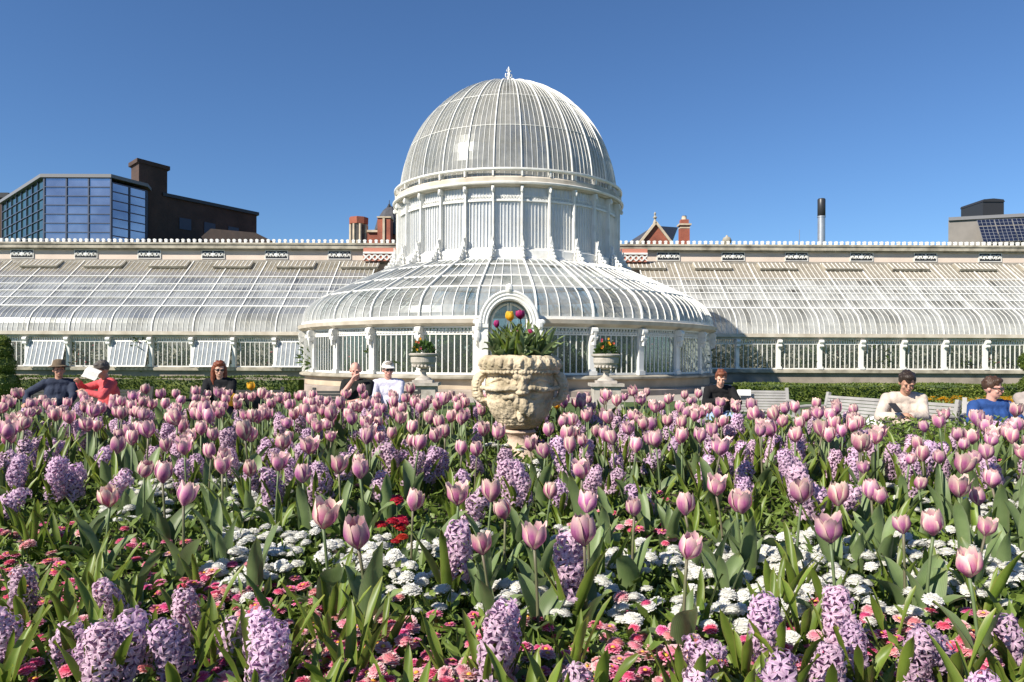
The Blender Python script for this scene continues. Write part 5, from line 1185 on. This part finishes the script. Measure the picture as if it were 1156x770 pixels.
# tulips growing in the urn
zt_u = UZ + uz(406); ru = random.Random(5)
for (px, py, bl, lab) in ((572,357,TBY[:1],'yellow tulip in flower in the stone urn'),(591,356,TBM[:1],'magenta tulip in flower in the stone urn'),(583,366,TBY[1:],'small yellow tulip bud in the middle of the stone urn'),(605,374,TBM[1:],'dark purple tulip bud at the right of the stone urn'),(562,366,TBM[1:],'dark bud at the left of the stone urn'),(581,374,TBM[1:],'dark bud below the small yellow bud in the stone urn')):
    x = X(px, DU); yy = DU + ru.uniform(-.06,.06); need = Z(py, DU) - zt_u - .02
    t = tulip(x*.75+UX*.25, yy, zt_u, 1.0, lab, 'tulips growing in the stone urn', bl, ru, 4, need/.238); t.rotation_euler = (0, (x-UX)*.3, ru.uniform(0,.4)); t.location.x = x*.85+UX*.15
def leafy(x, y, s, tls):
    t = thing('leafy_tulip', 'flowerless tulip leaves spreading from the stone urn', 'tulip', (x, y, zt_u-.01), ru.uniform(0,6.28), 'leafy tulips in the stone urn')
    for k in range(5): link('leaf', ru.choice(tls), t, (0,0,0), (ru.uniform(-.1,.35), 0, k*1.257+ru.uniform(-.4,.4)), s*ru.uniform(.7,1.1))
    return t
for i in range(13):
    a = i*2*pi/13; q = .085+.03*(i % 2); leafy(UX+q*sin(a), DU-q*cos(a), .92, TL)
for i in range(14):
    a = i*2*pi/14+.2; q = .11-.06*(i % 3)/2; leafy(UX+q*sin(a), DU-q*cos(a), .95, HL)
for i in range(9):
    a = i*2*pi/9; t = leafy(UX+.135*sin(a), DU-.135*cos(a), .8, TL); t.rotation_euler = (.45*cos(a), .45*sin(a), ru.uniform(0,6.28))
# daisies: zones read off the photograph (x0,x1,y0,y1,number of plants)
WZ = [(128,300,540,582,13),(227,300,595,642,7),(280,318,595,660,5),(316,350,597,632,3),(400,447,600,632,5),(385,405,655,672,1),(460,495,610,690,7),(620,662,595,606,3),(590,626,653,683,4),(720,762,615,652,5),(787,858,616,655,9),(686,727,655,695,3),(799,823,671,686,2),(830,868,680,705,2),
 (868,943,594,692,13),(951,1020,600,628,8),(990,1023,642,677,4),(1062,1083,642,668,3),(1120,1160,612,650,6),(225,302,522,556,7),(300,313,537,555,1),(560,574,492,503,2),(575,600,520,552,3),(705,748,506,530,7),(690,700,520,530,1),(1020,1050,546,582,4),(1129,1160,522,540,4),(1120,1160,558,580,5),(965,980,488,496,1),(520,545,600,612,2),(1025,1110,590,625,5),(640,700,620,640,3),(60,110,470,490,1)]
PZ = [(24,110,576,636,9),(30,78,630,683,5),(60,185,640,684,9),(15,66,683,730,5),(158,187,604,624,2),(206,286,636,672,7),(225,250,725,750,2),(270,300,735,770,2),(85,122,520,540,4),(145,165,488,500,2),(334,386,648,690,5),(290,327,672,712,4),(382,464,677,731,8),(384,400,725,740,1),(426,492,728,775,7),(480,567,690,715,4),(516,574,750,775,4),(676,702,570,603,4),(724,756,578,600,3),(706,757,686,708,4),(715,757,716,746,4),(652,712,731,765,5),(775,800,698,720,3),(817,860,716,770,6),(560,585,755,775,2),
 (900,1032,677,727,9),(1047,1090,671,731,6),(1095,1160,671,752,8),(907,945,731,760,3),(0,30,600,660,4),(130,200,690,770,4),(0,60,730,775,4),(600,650,690,760,4),(345,385,735,772,3),(1020,1060,735,775,3),(1080,1156,740,778,4),(860,900,660,690,2),(410,435,535,560,3),(700,720,545,560,2),(1120,1150,500,520,2),(0,300,640,700,5),(300,640,690,770,6),(640,900,700,775,5),(900,1156,690,775,4),(150,420,735,775,3)]
nd = 0
for Zs, kind in ((WZ, 'w'), (PZ, 'p')):
    for x0, x1, y0, y1, n in Zs:
        for _ in range(round(n*1.35) if kind == 'w' else n):
            x, y = at(R.uniform(x0, x1), R.uniform(y0, y1), .085); far = y > 2.2
            if kind == 'w': daisy_plant(x, y, gz(x, y), DW, R.choice((4,5,6,7)), 'clump of white double daisies' + (' in the middle of the bed' if far else ' low in the front half of the bed'), 'white daisies in the ' + ('middle' if far else 'front') + ' of the bed', spread=.10)
            else: daisy_plant(x, y, gz(x, y), R.choice((DR, DR, DP_, DR+DP_)), R.choice((3,4,5,6)), 'clump of rose and pale pink daisies' + (' in the middle of the bed' if far else ' low at the front of the bed'), 'pink daisies in the ' + ('middle' if far else 'front') + ' of the bed', spread=.115)
# leaf-only bulbs between them in the foreground
for i in range(120):
    y = rf_.uniform(1.15, 2.6); px = rf_.uniform(-30, 1186); x = X(px, y)
    if not ok(x, y, .06): continue
    placed.append((x, y, .05))
    t = thing('leaf_tuft', 'tuft of upright green bulb leaves without a flower', 'plant', (x, y, gz(x, y)-.004), rf_.uniform(0,6.28), 'leaf tufts between the front flowers'); t['kind'] = 'thing'
    tl = rf_.random() < .4 and y > 1.6
    for k in range(rf_.choice((3,4,5))): link('leaf', rf_.choice(TL if tl else HL), t, (0,0,0), (0,0,k*1.5+rf_.uniform(-.5,.5)), rf_.uniform(.65,1.0))
# low ground cover over the soil
b = MB(); rg = random.Random(21)
for i in range(62000):
    y = 1.0 + 4.6*rg.random()**1.3; x = rg.uniform(-1.15, 1.15)*y + rg.uniform(-.3,.3)
    if abs(x) > 6.4: continue
    z = gz(x, y) + rg.random()**2*.07; a = rg.uniform(0,6.28); el = rg.uniform(-.1,1.1); d = Vector((cos(a)*cos(el), sin(a)*cos(el), sin(el)))
    leaf_quad(b, Vector((x, y, z)), rg.uniform(.025,.06), rg.uniform(.012,.022), d, rvec(rg))
tag(b.build('ground_cover', M['d_leaf']), 'low green leaves covering the soil between the flowers', 'ground cover', None, 'stuff')
print('tulips', NT[0], 'objects', len(bpy.data.objects))
